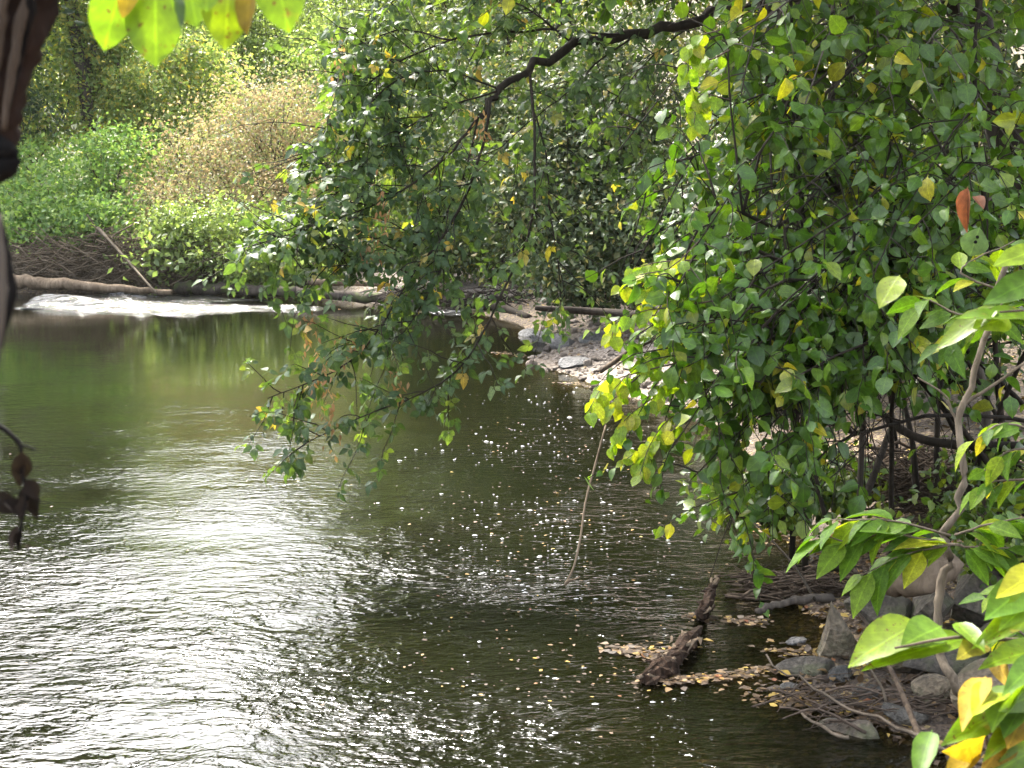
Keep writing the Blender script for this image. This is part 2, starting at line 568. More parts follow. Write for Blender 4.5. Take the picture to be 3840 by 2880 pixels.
class Plant:
    def __init__(self, name, base, label, cat, mats, tpls, bark, seed, group=None, tkey=None):
        self.base = np.asarray(base, float)
        self.root = empty(name, self.base, label, cat, group)
        self.mat, self.tpls, self.bark = mats, tpls, bark
        self.rng = np.random.default_rng(seed)
        self.tkey = tkey or (name + str(seed))
        self.pos, self.dir, self.nor, self.size = [], [], [], []
        self.twigs = []
        self.avoid = None
        self.gap = -9

    def branch(self, pts, r0, r1, name='branch', n=18, sides=7, mat=None):
        poly = spline(pts, n) if len(pts) < n else np.asarray(pts)
        poly = poly + self.rng.normal(size=poly.shape) * min(r0 * .35, .02)
        tube_obj(name, poly, np.linspace(r0, r1, len(poly)), mat or self.bark, self.root, self.base, sides, .1, int(self.rng.integers(1e6)))
        return poly

    def twig(self, poly, r0=.006, r1=.002, sides=4):
        self.twigs.append(tube_arr(poly, np.linspace(r0, r1, len(poly)), sides))

    def leaf_on(self, poly, k, size, out=None, droop=.5, face=.5, t0=.1, jit=.35, side=.8, along=.55):
        rng = self.rng
        m = len(poly)
        t = t0 + (1 - t0) * (np.arange(k) + rng.uniform(.1, .9, k)) / k
        x = np.minimum(t, .999) * (m - 1)
        a = x.astype(int)
        b = np.minimum(a + 1, m - 1)
        p = poly[a] + (poly[b] - poly[a]) * (x - a)[:, None]
        tg = nrm(poly[b] - poly[a])
        sd = nrm(np.cross(tg, UPZ) + 1e-4)
        sgn = np.where(np.arange(k) % 2 == 0, 1, -1)[:, None]
        d = nrm(sd * sgn * side + tg * along - UPZ * droop + rng.normal(size=(k, 3)) * jit)
        o = np.zeros(3) if out is None else np.asarray(out)
        nn = nrm(UPZ * (1 - face) + o * face + rng.normal(size=(k, 3)) * jit * 1.1)
        self.pos.append(p); self.dir.append(d); self.nor.append(nn)
        self.size.append(rng.uniform(*size, k))

    def finish(self, singles=300, low=None, stuff='foliage'):
        rng = self.rng
        if self.twigs:
            V, T = join(self.twigs)
            o = obj('twigs', mesh('twigs', V - self.base, T, self.bark), self.root)
            tag(o, kind='stuff')
        if not self.pos:
            return
        p, d, n, s = np.vstack(self.pos), np.vstack(self.dir), np.vstack(self.nor), np.concatenate(self.size)
        hn = snoise(p + seed_off(self.tkey), 2.6, 2)
        kp = hn > self.gap
        p, d, n, s = p[kp], d[kp], n[kp], s[kp]
        if self.avoid is not None:
            kp = self.avoid(*project(p)[:2])
            p, d, n, s = p[kp], d[kp], n[kp], s[kp]
        rnd = rng.uniform(0, 1, len(p))
        ti = rng.integers(0, len(self.tpls), len(p))
        px, py, dep = project(p)
        vis = (px > -15) & (px < 1040) & (py > -15) & (py < 785) & (dep > .2)
        big = np.where(vis, s / np.maximum(dep, .2), 0)
        order = np.argsort(-big)
        top = order[:singles]
        top = top[big[top] > 0]
        rest = np.setdiff1d(np.arange(len(p)), top)
        R = frames(d, n)
        for i in top:
            me = tpl_mesh((self.tkey, int(ti[i]), self.mat.name), self.tpls[ti[i]], self.mat)
            o = bpy.data.objects.new('leaf', me)
            M = np.eye(4)
            M[:3, :3] = R[i] * s[i]
            M[:3, 3] = p[i] - self.base
            o.parent = self.root
            o.matrix_basis = Matrix(M.tolist())
            COL.objects.link(o)
        if len(rest):
            pr = rest[rng.permutation(len(rest))]
            me = leaves_mesh(stuff, low or self.tpls, p[pr], d[pr], n[pr], s[pr], rnd[pr], self.mat, self.base)
            tag(obj(stuff, me, self.root), kind='stuff')


# ------------------------------------------------------------------ shape of the land
SH = [(-34, 27.2), W(-60, 293)[:2], W(60, 292.5)[:2], W(160, 293)[:2], W(250, 296)[:2], W(330, 300)[:2], W(400, 305)[:2], W(470, 312)[:2], W(515, 322)[:2],
      W(542, 338)[:2], W(552, 352)[:2], W(525, 362)[:2], W(568, 374)[:2], W(600, 388)[:2], W(650, 403)[:2], W(700, 420)[:2], W(745, 450)[:2], W(790, 490)[:2], W(800, 520)[:2],
      W(812, 555)[:2], W(800, 575)[:2], W(765, 590)[:2], W(800, 606)[:2], W(842, 632)[:2], W(832, 650)[:2], W(790, 664)[:2], W(800, 684)[:2], W(838, 704)[:2],
      W(888, 730)[:2], W(955, 765)[:2], (1.75, 4.7), (1.9, 3.6), (1.2, 2.6), (-4, 2.2), (-34, 1.0)]
SH = np.array([(float(a), float(b)) for a, b in SH])


def shore_sd(x, y):
    """distance to the shoreline: positive in the water"""
    x = np.asarray(x, float); y = np.asarray(y, float)
    q = np.stack([x, y], -1)
    dmin = np.full(x.shape, 1e9)
    ins = np.zeros(x.shape, bool)
    n = len(SH)
    for i in range(n):
        a, b = SH[i], SH[(i + 1) % n]
        ab = b - a
        t = np.clip(((q - a) @ ab) / (ab @ ab), 0, 1)
        dd = np.linalg.norm(q - a - t[..., None] * ab, axis=-1)
        dmin = np.minimum(dmin, dd)
        c = ((a[1] > y) != (b[1] > y)) & (x < (b[0] - a[0]) * (y - a[1]) / (b[1] - a[1] + 1e-12) + a[0])
        ins ^= c
    return np.where(ins, dmin, -dmin)


def ground(x, y):
    x = np.asarray(x, float); y = np.asarray(y, float)
    sd = shore_sd(x, y)
    s = np.maximum(-sd, 0)
    wn = np.stack([x, y, np.zeros_like(x)], -1)
    land = .02 + .55 * (1 - np.exp(-s / 1.6))
    bar = np.exp(-(((x - 1.6) / 1.6) ** 2 + ((y - 17.5) / 4.0) ** 2))
    land = land * (1 - .55 * np.clip(bar * 1.3, 0, 1))
    bar2 = np.clip((y - 22) / 2, 0, 1) * np.clip((x + 3.5) / 2.0, 0, 1) * np.clip((34 - y) / 6, 0, 1)
    land = land * (1 - .35 * bar2)
    far = np.clip(y - 29 - 3.0 * np.clip((x + 2) / 3, 0, 1), 0, None)
    land = land + .24 * far * np.clip(s / 2, 0, 1)
    rgt = np.clip(x - 4.0, 0, None)
    land = land + .16 * rgt * np.clip(s / 2, 0, 1)
    land = land + (.05 * snoise(wn, 1.6, 3) + .16 * snoise(wn, .35, 2) * np.clip(s / 4, 0, 1)) * np.clip(s / .5, 0, 1)
    nb = np.exp(-(((x - 1.7) / .8) ** 2 + ((y - 6.3) / 1.3) ** 2))
    land = land * (1 - .75 * np.clip(nb * 1.4, 0, 1))
    near = np.clip((3.6 - y) / 1.2, 0, 1) * np.clip(s / .6, 0, 1)
    land = land + .35 * near
    return np.where(sd > 0, -np.minimum(.015 + .28 * sd, .8) + .02 * snoise(wn, 3, 2) * np.clip(sd * 3, 0, 1), land)


def gz(x, y):
    return float(ground(np.array([x]), np.array([y]))[0])


def on_ground(px, py):
    """ground point under a pixel"""
    v = fw + rt * (px - 512) / F + up * (384 - py) / F
    t = np.linspace(3, 60, 900)
    q = CAM + v * t[:, None]
    g = np.maximum(ground(q[:, 0], q[:, 1]), -.0)
    k = np.where(q[:, 2] <= g)[0]
    k = k[0] if len(k) else len(t) - 1
    return np.array([q[k, 0], q[k, 1], g[k]])


xs = np.unique(np.round(np.concatenate([np.arange(-60, -8, 1.5), np.arange(-8, -3, .3), np.arange(-3, 5, .075), np.arange(5, 12, .3), np.arange(12, 60, 1.5)]), 3))
ys = np.unique(np.round(np.concatenate([np.arange(-12, 3, .6), np.arange(3, 13, .075), np.arange(13, 22, .13), np.arange(22, 34, .25), np.arange(34, 100, 1.5)]), 3))
gx, gy = np.meshgrid(xs, ys)
zz = ground(gx.ravel(), gy.ravel())
nx_, ny_ = len(xs), len(ys)
i, j = np.meshgrid(np.arange(ny_ - 1), np.arange(nx_ - 1), indexing='ij')
q = (i * nx_ + j).ravel()

m = NT('earth')
v = m.coords()
n1 = m.noise(1.3, 4, .6, v)
vo = m.n('TexVoronoi')
vo.inputs['Scale'].default_value = 42
m.l(v, vo.inputs['Vector'])
sx = m.n('SeparateXYZ'); m.l(vo.outputs['Color'], sx.inputs[0])
lit = m.ramp(sx.outputs[0], [(0, G(.035, .022, .013)), (.4, G(.075, .05, .03)), (.65, G(.14, .095, .06)), (.88, G(.27, .19, .12)), (.95, G(.36, .27, .10))])
dirt = m.ramp(m.noise(22, 4, .6, v), [(.3, G(.022, .016, .010)), (.7, G(.06, .044, .03))])
c = m.mix(m.ramp(n1, [(.38, .85), (.62, .15)]), dirt, lit)
grav = m.ramp(sx.outputs[1], [(0, G(.09, .07, .052)), (.5, G(.19, .155, .125)), (1, G(.33, .28, .23))])
ab = m.n('Attribute', attribute_name='bar')
c = m.mix(ab.outputs['Fac'], c, grav)
ag = m.n('Attribute', attribute_name='green')
c = m.mix(m.math('MULTIPLY', ag.outputs['Fac'], m.ramp(m.noise(6, 4, .6, v), [(.35, .2), (.6, .9)])), c, m.ramp(m.noise(40, 3, .6, v), [(.3, G(.035, .06, .018)), (.7, G(.09, .13, .04))]))
m.l(c, m.b.inputs['Base Color'])
m.b.inputs['Roughness'].default_value = .9
m.bump(m.math('ADD', vo.outputs['Distance'], m.noise(50, 3, .6, v)), .8, .03)
EARTH = m.m
me = mesh('ground', np.c_[gx.ravel(), gy.ravel(), zz], np.c_[q, q + 1, q + nx_ + 1, q + nx_], EARTH)
X_, Y_ = gx.ravel(), gy.ravel()
barv = np.clip(1.4 * np.exp(-(((X_ - 1.7) / 1.5) ** 2 + ((Y_ - 17.0) / 3.6) ** 2)) - .15, 0, 1)
barv = np.maximum(barv, np.clip((Y_ - 23) / 1.5, 0, 1) * np.clip((X_ + 3.5) / 1.0, 0, 1) * np.clip((31 - Y_) / 3, 0, 1) * np.clip((3.2 - X_) / 1.0, 0, 1))
a = me.attributes.new('bar', 'FLOAT', 'POINT'); a.data.foreach_set('value', barv.astype(np.float32))
gr = np.clip((Y_ - 29) / 3, 0, 1) * np.clip((4 - X_) / 4, 0.3, 1)
a = me.attributes.new('green', 'FLOAT', 'POINT'); a.data.foreach_set('value', gr.astype(np.float32))
tag(obj('ground', me), kind='structure')

# ------------------------------------------------------------------ water
WX = np.unique(np.round(np.concatenate([np.arange(-45, -8, 1.2), np.arange(-8, 6, .12), np.arange(6, 14.1, 1.0)]), 3))
WY = np.unique(np.round(np.concatenate([np.arange(-2, 4, .5), np.arange(4, 28, .12), np.arange(28, 34, .5)]), 3))
gx, gy = np.meshgrid(WX, WY)
nx_, ny_ = len(WX), len(WY)
i, j = np.meshgrid(np.arange(ny_ - 1), np.arange(nx_ - 1), indexing='ij')
q = (i * nx_ + j).ravel()
pw = np.stack([gx.ravel() * .6, gy.ravel(), 0 * gx.ravel()], -1)
zw = .0035 * snoise(pw, 3.2, 1) * np.clip((15 - gy.ravel()) / 6, 0, 1)
m = NT('stream_water')
vw0 = m.coords((.55, 1, 1))
vr0 = m.coords((.62, 1, 1), rot=(0, 0, math.radians(-24)))
wn_ = m.n('TexNoise'); wn_.inputs['Scale'].default_value = 1.1; wn_.inputs['Detail'].default_value = 2
m.l(m.coords(), wn_.inputs['Vector'])


def warped(v):
    x = m.n('VectorMath', operation='MULTIPLY_ADD')
    m.l(wn_.outputs['Color'], x.inputs[0])
    x.inputs[1].default_value = (.26, .26, 0)
    m.l(v, x.inputs[2])
    return x.outputs[0]


vw, vr = warped(vw0), warped(vr0)
warp = m.noise(.8, 2, .5, m.coords())
nA = m.noise(7.5, 2, .5, vw, .5)
nB = m.noise(17, 2, .5, vr, .6)
nC = m.noise(42, 2, .5, vw, .3)
h = m.math('ADD', m.math('MULTIPLY', nA, 1.0), m.math('ADD', m.math('MULTIPLY', nB, .66), m.math('MULTIPLY', nC, .26)))
h = m.math('MULTIPLY', h, m.ramp(warp, [(.32, .28), (.68, 1.35)]))
sy = m.n('SeparateXYZ'); m.l(m.coords(), sy.inputs[0])
calm = m.n('MapRange'); calm.inputs['From Min'].default_value = 5.5; calm.inputs['From Max'].default_value = 19
calm.inputs['To Min'].default_value = 0; calm.inputs['To Max'].default_value = 1
m.l(sy.outputs[1], calm.inputs['Value'])
h = m.math('MULTIPLY', h, m.ramp(calm.outputs[0], [(0, 1.7), (.12, 1.15), (.25, .65), (.42, .36), (.65, .18), (1, .08)]))
m.bump(h, 1.0, .019)
m.l(m.ramp(m.noise(.5, 3, .5, m.coords()), [(.3, G(.0025, .0031, .0009)), (.7, G(.0045, .0044, .0014))]), m.b.inputs['Base Color'])
m.b.inputs['Roughness'].default_value = .03
m.b.inputs['IOR'].default_value = 1.33
trn = m.n('BsdfTransparent')
trn.inputs['Color'].default_value = (.5, .46, .28, 1)
mx = m.n('MixShader')
ash = m.n('Attribute', attribute_name='shallow')
fr = m.n('Fresnel'); fr.inputs['IOR'].default_value = 1.33
m.l(m.math('MULTIPLY', ash.outputs['Fac'], m.math('SUBTRACT', 1.0, fr.outputs[0])), mx.inputs[0])
m.l(m.b.outputs[0], mx.inputs[1]); m.l(trn.outputs[0], mx.inputs[2])
m.l(mx.outputs[0], m.out.inputs['Surface'])
WATER = m.m
me = mesh('stream', np.c_[gx.ravel(), gy.ravel(), zw], np.c_[q, q + 1, q + nx_ + 1, q + nx_], WATER)
sdw = shore_sd(gx.ravel(), gy.ravel())
a = me.attributes.new('shallow', 'FLOAT', 'POINT'); a.data.foreach_set('value', (.9 * np.exp(-np.maximum(sdw, 0) / .35)).astype(np.float32))
tag(obj('stream', me), kind='structure')

# white water of the riffle: a choppy sheet just proud of the stream
m = NT('white_water')
v = m.coords((.45, 1, 1))
n = m.noise(3.6, 6, .75, v, .8)
ed = m.n('Attribute', attribute_name='foam')
f = m.math('ADD', m.math('MULTIPLY', ed.outputs['Fac'], .62), m.math('MULTIPLY', m.math('SUBTRACT', n, .5), 2.6))
m.l(m.ramp(f, [(.5, G(.006, .006, .003)), (.66, G(.06, .062, .065)), (.84, G(.11, .114, .12)), (1, G(.22, .228, .24))]), m.b.inputs['Base Color'])
m.l(m.ramp(f, [(.45, .05), (.8, .5)]), m.b.inputs['Roughness'])
m.bump(n, 1.0, .07)
FOAM = m.m


def riffle(name, top, bot, seed, amp=.10):
    top = spline([W(*p) for p in top], 120); bot = spline([W(*p) for p in bot], 120)
    k = 36
    u = np.linspace(0, 1, k)
    g = top[None] * (1 - u)[:, None, None] + bot[None] * u[:, None, None]
    rr = np.random.default_rng(seed)
    g[..., 1] += .16 * snoise(g, 1.1, 3) * np.sin(np.pi * u)[:, None] + .2 * snoise(g * np.array([1, 0, 0]) + seed, 1.2, 2) * (u > .9)[:, None]
    tt = np.linspace(0, 1, 120)
    fo = (np.minimum(1, 5 * u * (1 - u) + .15)[:, None]) * np.minimum(1, 14 * tt * (1 - tt))[None]
    ch = snoise(g * np.array([.6, 1.3, 0]) + seed, 3.4, 3)
    hole = snoise(g * np.array([.35, 1.0, 0]) + seed * 3, 1.5, 2)
    fo = fo * np.clip(.95 + .6 * hole, .0, 1)
    g[..., 2] = -.03 + np.clip(fo * 1.6, 0, 1) * (.035 + amp * np.abs(ch))
    i, j = np.meshgrid(np.arange(k - 1), np.arange(119), indexing='ij')
    q = (i * 120 + j).ravel()
    me = mesh(name, g.reshape(-1, 3), np.c_[q, q + 120, q + 121, q + 1], FOAM)
    a = me.attributes.new('foam', 'FLOAT', 'POINT'); a.data.foreach_set('value', fo.ravel().astype(np.float32))
    tag(obj(name, me), kind='structure')


riffle('rapids', [(10, 307), (60, 300), (108, 295), (154, 294.5), (231, 296.5), (300, 301), (345, 304)], [(8, 309), (60, 311), (110, 313), (170, 316.5), (215, 312), (290, 311), (335, 309)], 3)
riffle('rapids', [(376, 304.5), (410, 306), (440, 308.5), (472, 312)], [(374, 308), (410, 310.5), (440, 313), (470, 315)], 8, .03)


# ------------------------------------------------------------------ far bank: foliage masses
def bush(name, label, cat, base, blobs, count, leaf, mat, seed, bark=None, stems=6, group=None, tpls=None, upb=.5, twigs=40, trunk=None):
    """blobs: list of (center xyz, radii xyz); leaf clumps spread through them"""
    rng = np.random.default_rng(seed)
    base = np.asarray(base, float)
    root = empty(name, base, label, cat, group)
    tot = sum(np.prod(b[1]) ** .66 for b in blobs)
    Ps, Ns = [], []
    tw = []
    for c, r in blobs:
        c, r = np.asarray(c, float), np.asarray(r, float)
        k = int(count * np.prod(r) ** .66 / tot)
        nc = max(8, k // 38)
        u = nrm(rng.normal(size=(nc, 3)))
        rad = rng.uniform(.25, 1.05, (nc, 1)) ** .55
        cc = c + u * r * rad * (1 + .38 * snoise(u * 2 + seed, 1.6, 3)[:, None])
        pick = rng.integers(0, nc, k)
        sp = (min(r) * .13 + leaf * 1.1) * rng.uniform(.5, 1.9, nc)[pick][:, None]
        p = cc[pick] + rng.normal(size=(k, 3)) * sp * np.array([1, 1, .6])
        Ps.append(p)
        Ns.append(nrm((p - c) / r) )
        for t in range(int(twigs / len(blobs)) + 1):
            e = cc[rng.integers(nc)]
            s0 = c - UPZ * r[2] * .9 + rng.normal(size=3) * r * .15
            tw.append(tube_arr(spline([s0, (s0 + e) / 2 + rng.normal(size=3) * r * .12, e + (e - s0) * .08], 6), np.linspace(.02, .006, 6), 4))
    p = np.vstack(Ps); n0 = np.vstack(Ns)
    k = len(p)
    n = nrm(n0 * .6 + UPZ * upb + rng.normal(size=(k, 3)) * .55)
    d = nrm(n0 * .5 + rng.normal(size=(k, 3)) * .8 - UPZ * .3)
    s = leaf * rng.uniform(.6, 1.35, k)
    me = leaves_mesh('crown', tpls or T_far, p, d, n, s, rng.uniform(0, 1, k), mat, base)
    tag(obj('crown', me, root), kind='stuff')
    if tw:
        V, T = join(tw)
        tag(obj('twigs', mesh('twigs', V - base, T, bark or B_brown), root), kind='stuff')
    if trunk:
        for (pts, r0, r1) in trunk:
            poly = spline(pts, 14)
            tube_obj('trunk', poly, np.linspace(r0, r1, 14), bark or B_dark, root, base, 8, .1, seed)
    return root


def B(px, py, d, rx, rz, ry=None):
    """blob centred on pixel px, py at depth d; half sizes in pixels"""
    k = d / F
    return (P(px, py, d), (rx * k, (ry or rx * .8) * k, rz * k))


def gb(px, d):
    p = P(px, 300, d)
    return np.array([p[0], p[1], gz(p[0], p[1])])


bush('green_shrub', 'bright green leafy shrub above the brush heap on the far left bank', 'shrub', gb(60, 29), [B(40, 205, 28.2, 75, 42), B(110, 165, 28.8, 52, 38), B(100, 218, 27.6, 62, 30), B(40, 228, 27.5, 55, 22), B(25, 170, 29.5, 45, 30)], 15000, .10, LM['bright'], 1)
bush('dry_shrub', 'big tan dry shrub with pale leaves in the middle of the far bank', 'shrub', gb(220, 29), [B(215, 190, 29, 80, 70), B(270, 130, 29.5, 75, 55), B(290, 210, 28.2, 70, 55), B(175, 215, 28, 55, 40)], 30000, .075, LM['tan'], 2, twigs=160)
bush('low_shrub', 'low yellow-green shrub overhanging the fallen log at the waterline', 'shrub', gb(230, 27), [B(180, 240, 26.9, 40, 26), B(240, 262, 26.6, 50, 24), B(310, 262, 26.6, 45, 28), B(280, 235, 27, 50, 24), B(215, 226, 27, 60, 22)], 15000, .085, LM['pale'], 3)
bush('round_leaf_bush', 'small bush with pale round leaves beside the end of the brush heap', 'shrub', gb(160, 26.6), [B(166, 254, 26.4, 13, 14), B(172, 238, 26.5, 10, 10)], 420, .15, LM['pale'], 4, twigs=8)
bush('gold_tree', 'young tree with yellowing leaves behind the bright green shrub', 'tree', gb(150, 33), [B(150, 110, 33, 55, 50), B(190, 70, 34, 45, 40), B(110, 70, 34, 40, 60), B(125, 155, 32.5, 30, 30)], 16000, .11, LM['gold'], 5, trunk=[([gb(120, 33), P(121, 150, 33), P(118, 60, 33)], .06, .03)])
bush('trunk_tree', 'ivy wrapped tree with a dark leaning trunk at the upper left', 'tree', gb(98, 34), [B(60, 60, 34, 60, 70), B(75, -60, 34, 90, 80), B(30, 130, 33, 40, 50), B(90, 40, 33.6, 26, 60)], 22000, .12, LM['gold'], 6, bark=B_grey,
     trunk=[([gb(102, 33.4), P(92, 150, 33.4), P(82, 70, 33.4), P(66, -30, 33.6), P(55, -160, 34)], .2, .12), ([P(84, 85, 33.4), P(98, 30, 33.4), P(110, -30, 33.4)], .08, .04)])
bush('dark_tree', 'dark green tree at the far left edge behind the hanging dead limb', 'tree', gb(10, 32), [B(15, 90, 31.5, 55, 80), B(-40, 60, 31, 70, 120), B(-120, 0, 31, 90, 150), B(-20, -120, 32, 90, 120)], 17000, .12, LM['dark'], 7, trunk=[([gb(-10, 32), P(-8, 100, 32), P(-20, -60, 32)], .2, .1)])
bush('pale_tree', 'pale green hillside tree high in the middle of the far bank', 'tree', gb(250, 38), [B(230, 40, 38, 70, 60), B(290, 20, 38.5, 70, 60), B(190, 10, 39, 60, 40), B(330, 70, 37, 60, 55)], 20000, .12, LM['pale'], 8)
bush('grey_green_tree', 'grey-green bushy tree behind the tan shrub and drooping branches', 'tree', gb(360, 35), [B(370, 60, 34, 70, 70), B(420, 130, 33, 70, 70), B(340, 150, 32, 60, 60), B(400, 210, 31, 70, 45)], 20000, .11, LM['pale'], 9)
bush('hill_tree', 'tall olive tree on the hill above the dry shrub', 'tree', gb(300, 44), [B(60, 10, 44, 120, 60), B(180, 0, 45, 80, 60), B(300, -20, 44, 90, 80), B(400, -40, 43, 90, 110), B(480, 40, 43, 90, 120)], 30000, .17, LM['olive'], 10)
bush('tall_far_tree', 'tall mixed green tree rising over the gravel flat beyond the stream bend', 'tree', gb(500, 36), [B(480, 60, 36, 80, 90), B(560, 20, 36, 90, 110), B(470, -100, 37, 100, 110), B(600, -120, 37, 110, 120)], 20000, .13, LM['olive'], 11, trunk=[([gb(500, 36), P(505, 150, 36), P(510, -60, 36)], .2, .1)])
bush('wood_edge_tree', 'leafy tree at the wood edge behind the right hand saplings', 'tree', gb(720, 27), [B(690, 110, 27, 90, 100), B(790, 60, 26, 110, 110), B(700, -80, 27, 130, 120), B(870, -60, 26, 140, 130)], 22000, .12, LM['gold'], 12, trunk=[([gb(735, 26), P(738, 150, 26), P(730, -60, 26)], .14, .08)])
bush('added_high_tree', 'tall tree added with its crown out of view to close the sky over the stream bend', 'tree', gb(560, 31), [B(520, -260, 31, 110, 120), B(600, -380, 31, 150, 130), B(470, -420, 31, 90, 110), B(560, -560, 31, 120, 90), B(640, -180, 31, 120, 110), B(540, -740, 31, 150, 130), B(450, -620, 31, 100, 110), B(430, -230, 33, 60, 110), B(400, -120, 33, 60, 80), B(470, -330, 32, 60, 90), B(365, -110, 34, 45, 70), B(395, -300, 33, 60, 90), B(410, -440, 33, 70, 90), B(640, -620, 31, 150, 130)], 60000, .30, LM['olive'], 17, bark=B_dark, trunk=[([gb(560, 31), P(565, 100, 31), P(560, -200, 31), P(556, -500, 31)], .25, .1)])  # crown above the frame, added to darken the mirrored sky in the stream
bush('added_high_tree', 'tall tree added at the wood edge with its crown out of view to close the sky on the right', 'tree', gb(800, 24), [B(720, -300, 24, 140, 140), B(850, -220, 24, 150, 150), B(760, -520, 24, 170, 120), B(900, -420, 24, 150, 140), B(980, -200, 23, 130, 160), B(720, -800, 24, 190, 170), B(860, -720, 24, 170, 170)], 42000, .28, LM['dark'], 18, bark=B_dark, trunk=[([gb(800, 24), P(800, 100, 24), P(806, -200, 24), P(800, -500, 24)], .22, .1)])  # second added crown above the frame, closes the reflected sky on the right
cb = np.array([5.2, 10.5, gz(5.2, 10.5)])
bush('added_canopy_tree', 'unseen big tree added on the right bank to block the sky over the pool', 'tree', cb, [((4.6, 9.5, 8.2), (2.2, 2.2, 1.6)), ((2.4, 9.0, 7.6), (1.8, 2.2, 1.3)), ((1.2, 11.0, 8.4), (1.9, 2.0, 1.5)), ((3.6, 12.5, 9.3), (2.2, 2.0, 1.6)), ((3.4, 6.6, 7.2), (1.7, 1.8, 1.2)), ((6.2, 7.0, 7.4), (2, 2, 1.5)), ((.2, 13.0, 9.4), (1.5, 1.6, 1.3)), ((1.6, 13.4, 10.8), (2, 1.8, 1.4))], 30000, .20, LM['dark'], 19, bark=B_dark,  # off-frame tree added to block sky from the pool's reflections
     trunk=[([cb, cb + np.array([-.1, -.2, 3]), (4.6, 9.9, 6.0), (4.2, 9.6, 8.5)], .2, .07), ([(4.7, 10.1, 5.2), (3.4, 9.6, 6.6), (2.2, 9.4, 7.4)], .09, .04), ([(4.7, 10.1, 5.4), (3.4, 11.2, 7.6), (1.6, 12, 9)], .09, .04)])
bush('left_bank_tree', 'tall dark tree on the far left bank outside the sky gap', 'tree', gb(-60, 31), [B(-20, -90, 31, 60, 90), B(-130, -180, 31, 110, 120), B(-200, -320, 31, 90, 100)], 20000, .28, LM['dark'], 20, bark=B_dark, trunk=[([gb(-60, 31), P(-62, -100, 31), P(-70, -400, 31)], .2, .08)])
bush('shaded_tree', 'shaded green tree at the right edge behind the tall leafy tree', 'tree', gb(960, 20), [B(940, 120, 19, 120, 110), B(1020, 40, 19, 130, 130), B(900, 250, 18, 110, 80), B(1020, -120, 20, 200, 150)], 20000, .11, LM['olive'], 13, trunk=[([gb(1000, 20), P(1000, 100, 20), P(990, -80, 20)], .14, .08)])

# fine dark thicket under the canopy, right of the middle
bush('willow_thicket', 'dark fine-leaved thicket in shade beyond the stream bend', 'thicket', gb(600, 20), [B(570, 190, 19, 75, 85), B(640, 230, 18.5, 70, 65), B(520, 130, 20.5, 70, 80), B(610, 110, 19.5, 75, 80), B(590, 275, 18.2, 60, 35)], 46000, .085, LM['thicket'], 14, twigs=150, bark=B_dark)
bush('olive_thicket', 'sunlit olive thicket behind the drooping box elder branches', 'thicket', gb(470, 26), [B(450, 180, 26, 70, 70), B(500, 240, 25.5, 60, 40), B(420, 250, 26, 60, 28)], 26000, .09, LM['olive'], 15, twigs=80)
bush('shade_shrub', 'dense dark shrub on the bank behind the rounded-leaf shrub', 'shrub', gb(740, 14), [B(770, 250, 14, 80, 80), B(850, 260, 13, 100, 80), B(800, 160, 14, 80, 80), B(940, 330, 11.5, 90, 50)], 14000, .075, LM['dark'], 16, twigs=90, bark=B_dark, tpls=T_mid)


bush('undergrowth_bush', 'small-leaved green undergrowth bush behind the boulders at the right edge', 'bush', gb(990, 7.6), [B(985, 512, 7.5, 34, 26), (P(1015, 545, 7.2), (.2, .2, .16)), B(1010, 470, 8.0, 40, 34), B(950, 520, 7.7, 22, 16)], 1500, .055, LM['round2'], 27, twigs=40, tpls=T_mid)
bush('shore_bush', 'low leafy bush at the water edge under the leaning shrub', 'bush', gb(790, 8.6), [B(770, 500, 8.6, 50, 26), B(815, 470, 8.9, 45, 34), B(850, 495, 8.8, 30, 24)], 1500, .065, LM['round2'], 28, twigs=40, tpls=T_mid, bark=B_dark)


# ------------------------------------------------------------------ rocks and sticks
def rock_mesh(name, radii, seed, cuts=7, sub=3, mat=None, rough=.06):
    bm = bmesh.new()
    bmesh.ops.create_icosphere(bm, subdivisions=sub, radius=1)
    v = np.array([x.co[:] for x in bm.verts])
    f = np.array([[x.index for x in p.verts] for p in bm.faces])
    bm.free()
    rr = np.random.default_rng(seed)
    for _ in range(cuts):
        n = nrm(rr.normal(size=3))
        d = rr.uniform(.45, .8)
        v = v - np.maximum(v @ n - d, 0)[:, None] * n
    v = v * (1 + rough * snoise(v + seed, 2.2, 3))[:, None]
    v = v / np.abs(v).max(0)
    return mesh(name, v * np.asarray(radii), f, mat, cuts < 3)


def pointed_mesh(name, radii, seed, mat):
    me = rock_mesh(name, (1, 1, 1), seed, 12, 4, mat, .13)
    v = np.zeros(len(me.vertices) * 3, np.float32); me.vertices.foreach_get('co', v)
    v = v.reshape(-1, 3)
    t = (v[:, 2] + 1) / 2
    v[:, 0] = v[:, 0] * (1.05 - .82 * t ** 1.3) - .25 * t
    v[:, 1] *= 1.0 - .7 * t
    v = v * np.asarray(radii)
    me.vertices.foreach_set('co', np.ascontiguousarray(v.ravel(), np.float32)); me.update()
    return me


def rock(name, px, py, z, size, label, mat, seed, rot=(0, 0, 0), cuts=7, sub=3, group=None, cat='rock'):
    p = W(px, py, z)
    o = obj(name, rock_mesh(name, size, seed, cuts, sub, mat))
    o.location = Vector(p)
    o.rotation_euler = [math.radians(a) for a in rot]
    return tag(o, label, cat, group)


def stick(name, pts, r0, r1, mat, label, cat='stick', n=14, sides=7, group=None, seed=0, wob=.1, knots=0.0):
    rr = np.random.default_rng(seed + 77)
    poly = spline(pts, n)
    poly = poly + rr.normal(size=poly.shape) * knots
    o = tube_obj(name, poly, np.linspace(r0, r1, n), mat, None, poly[0], sides, wob, seed)
    return tag(o, label, cat, group)


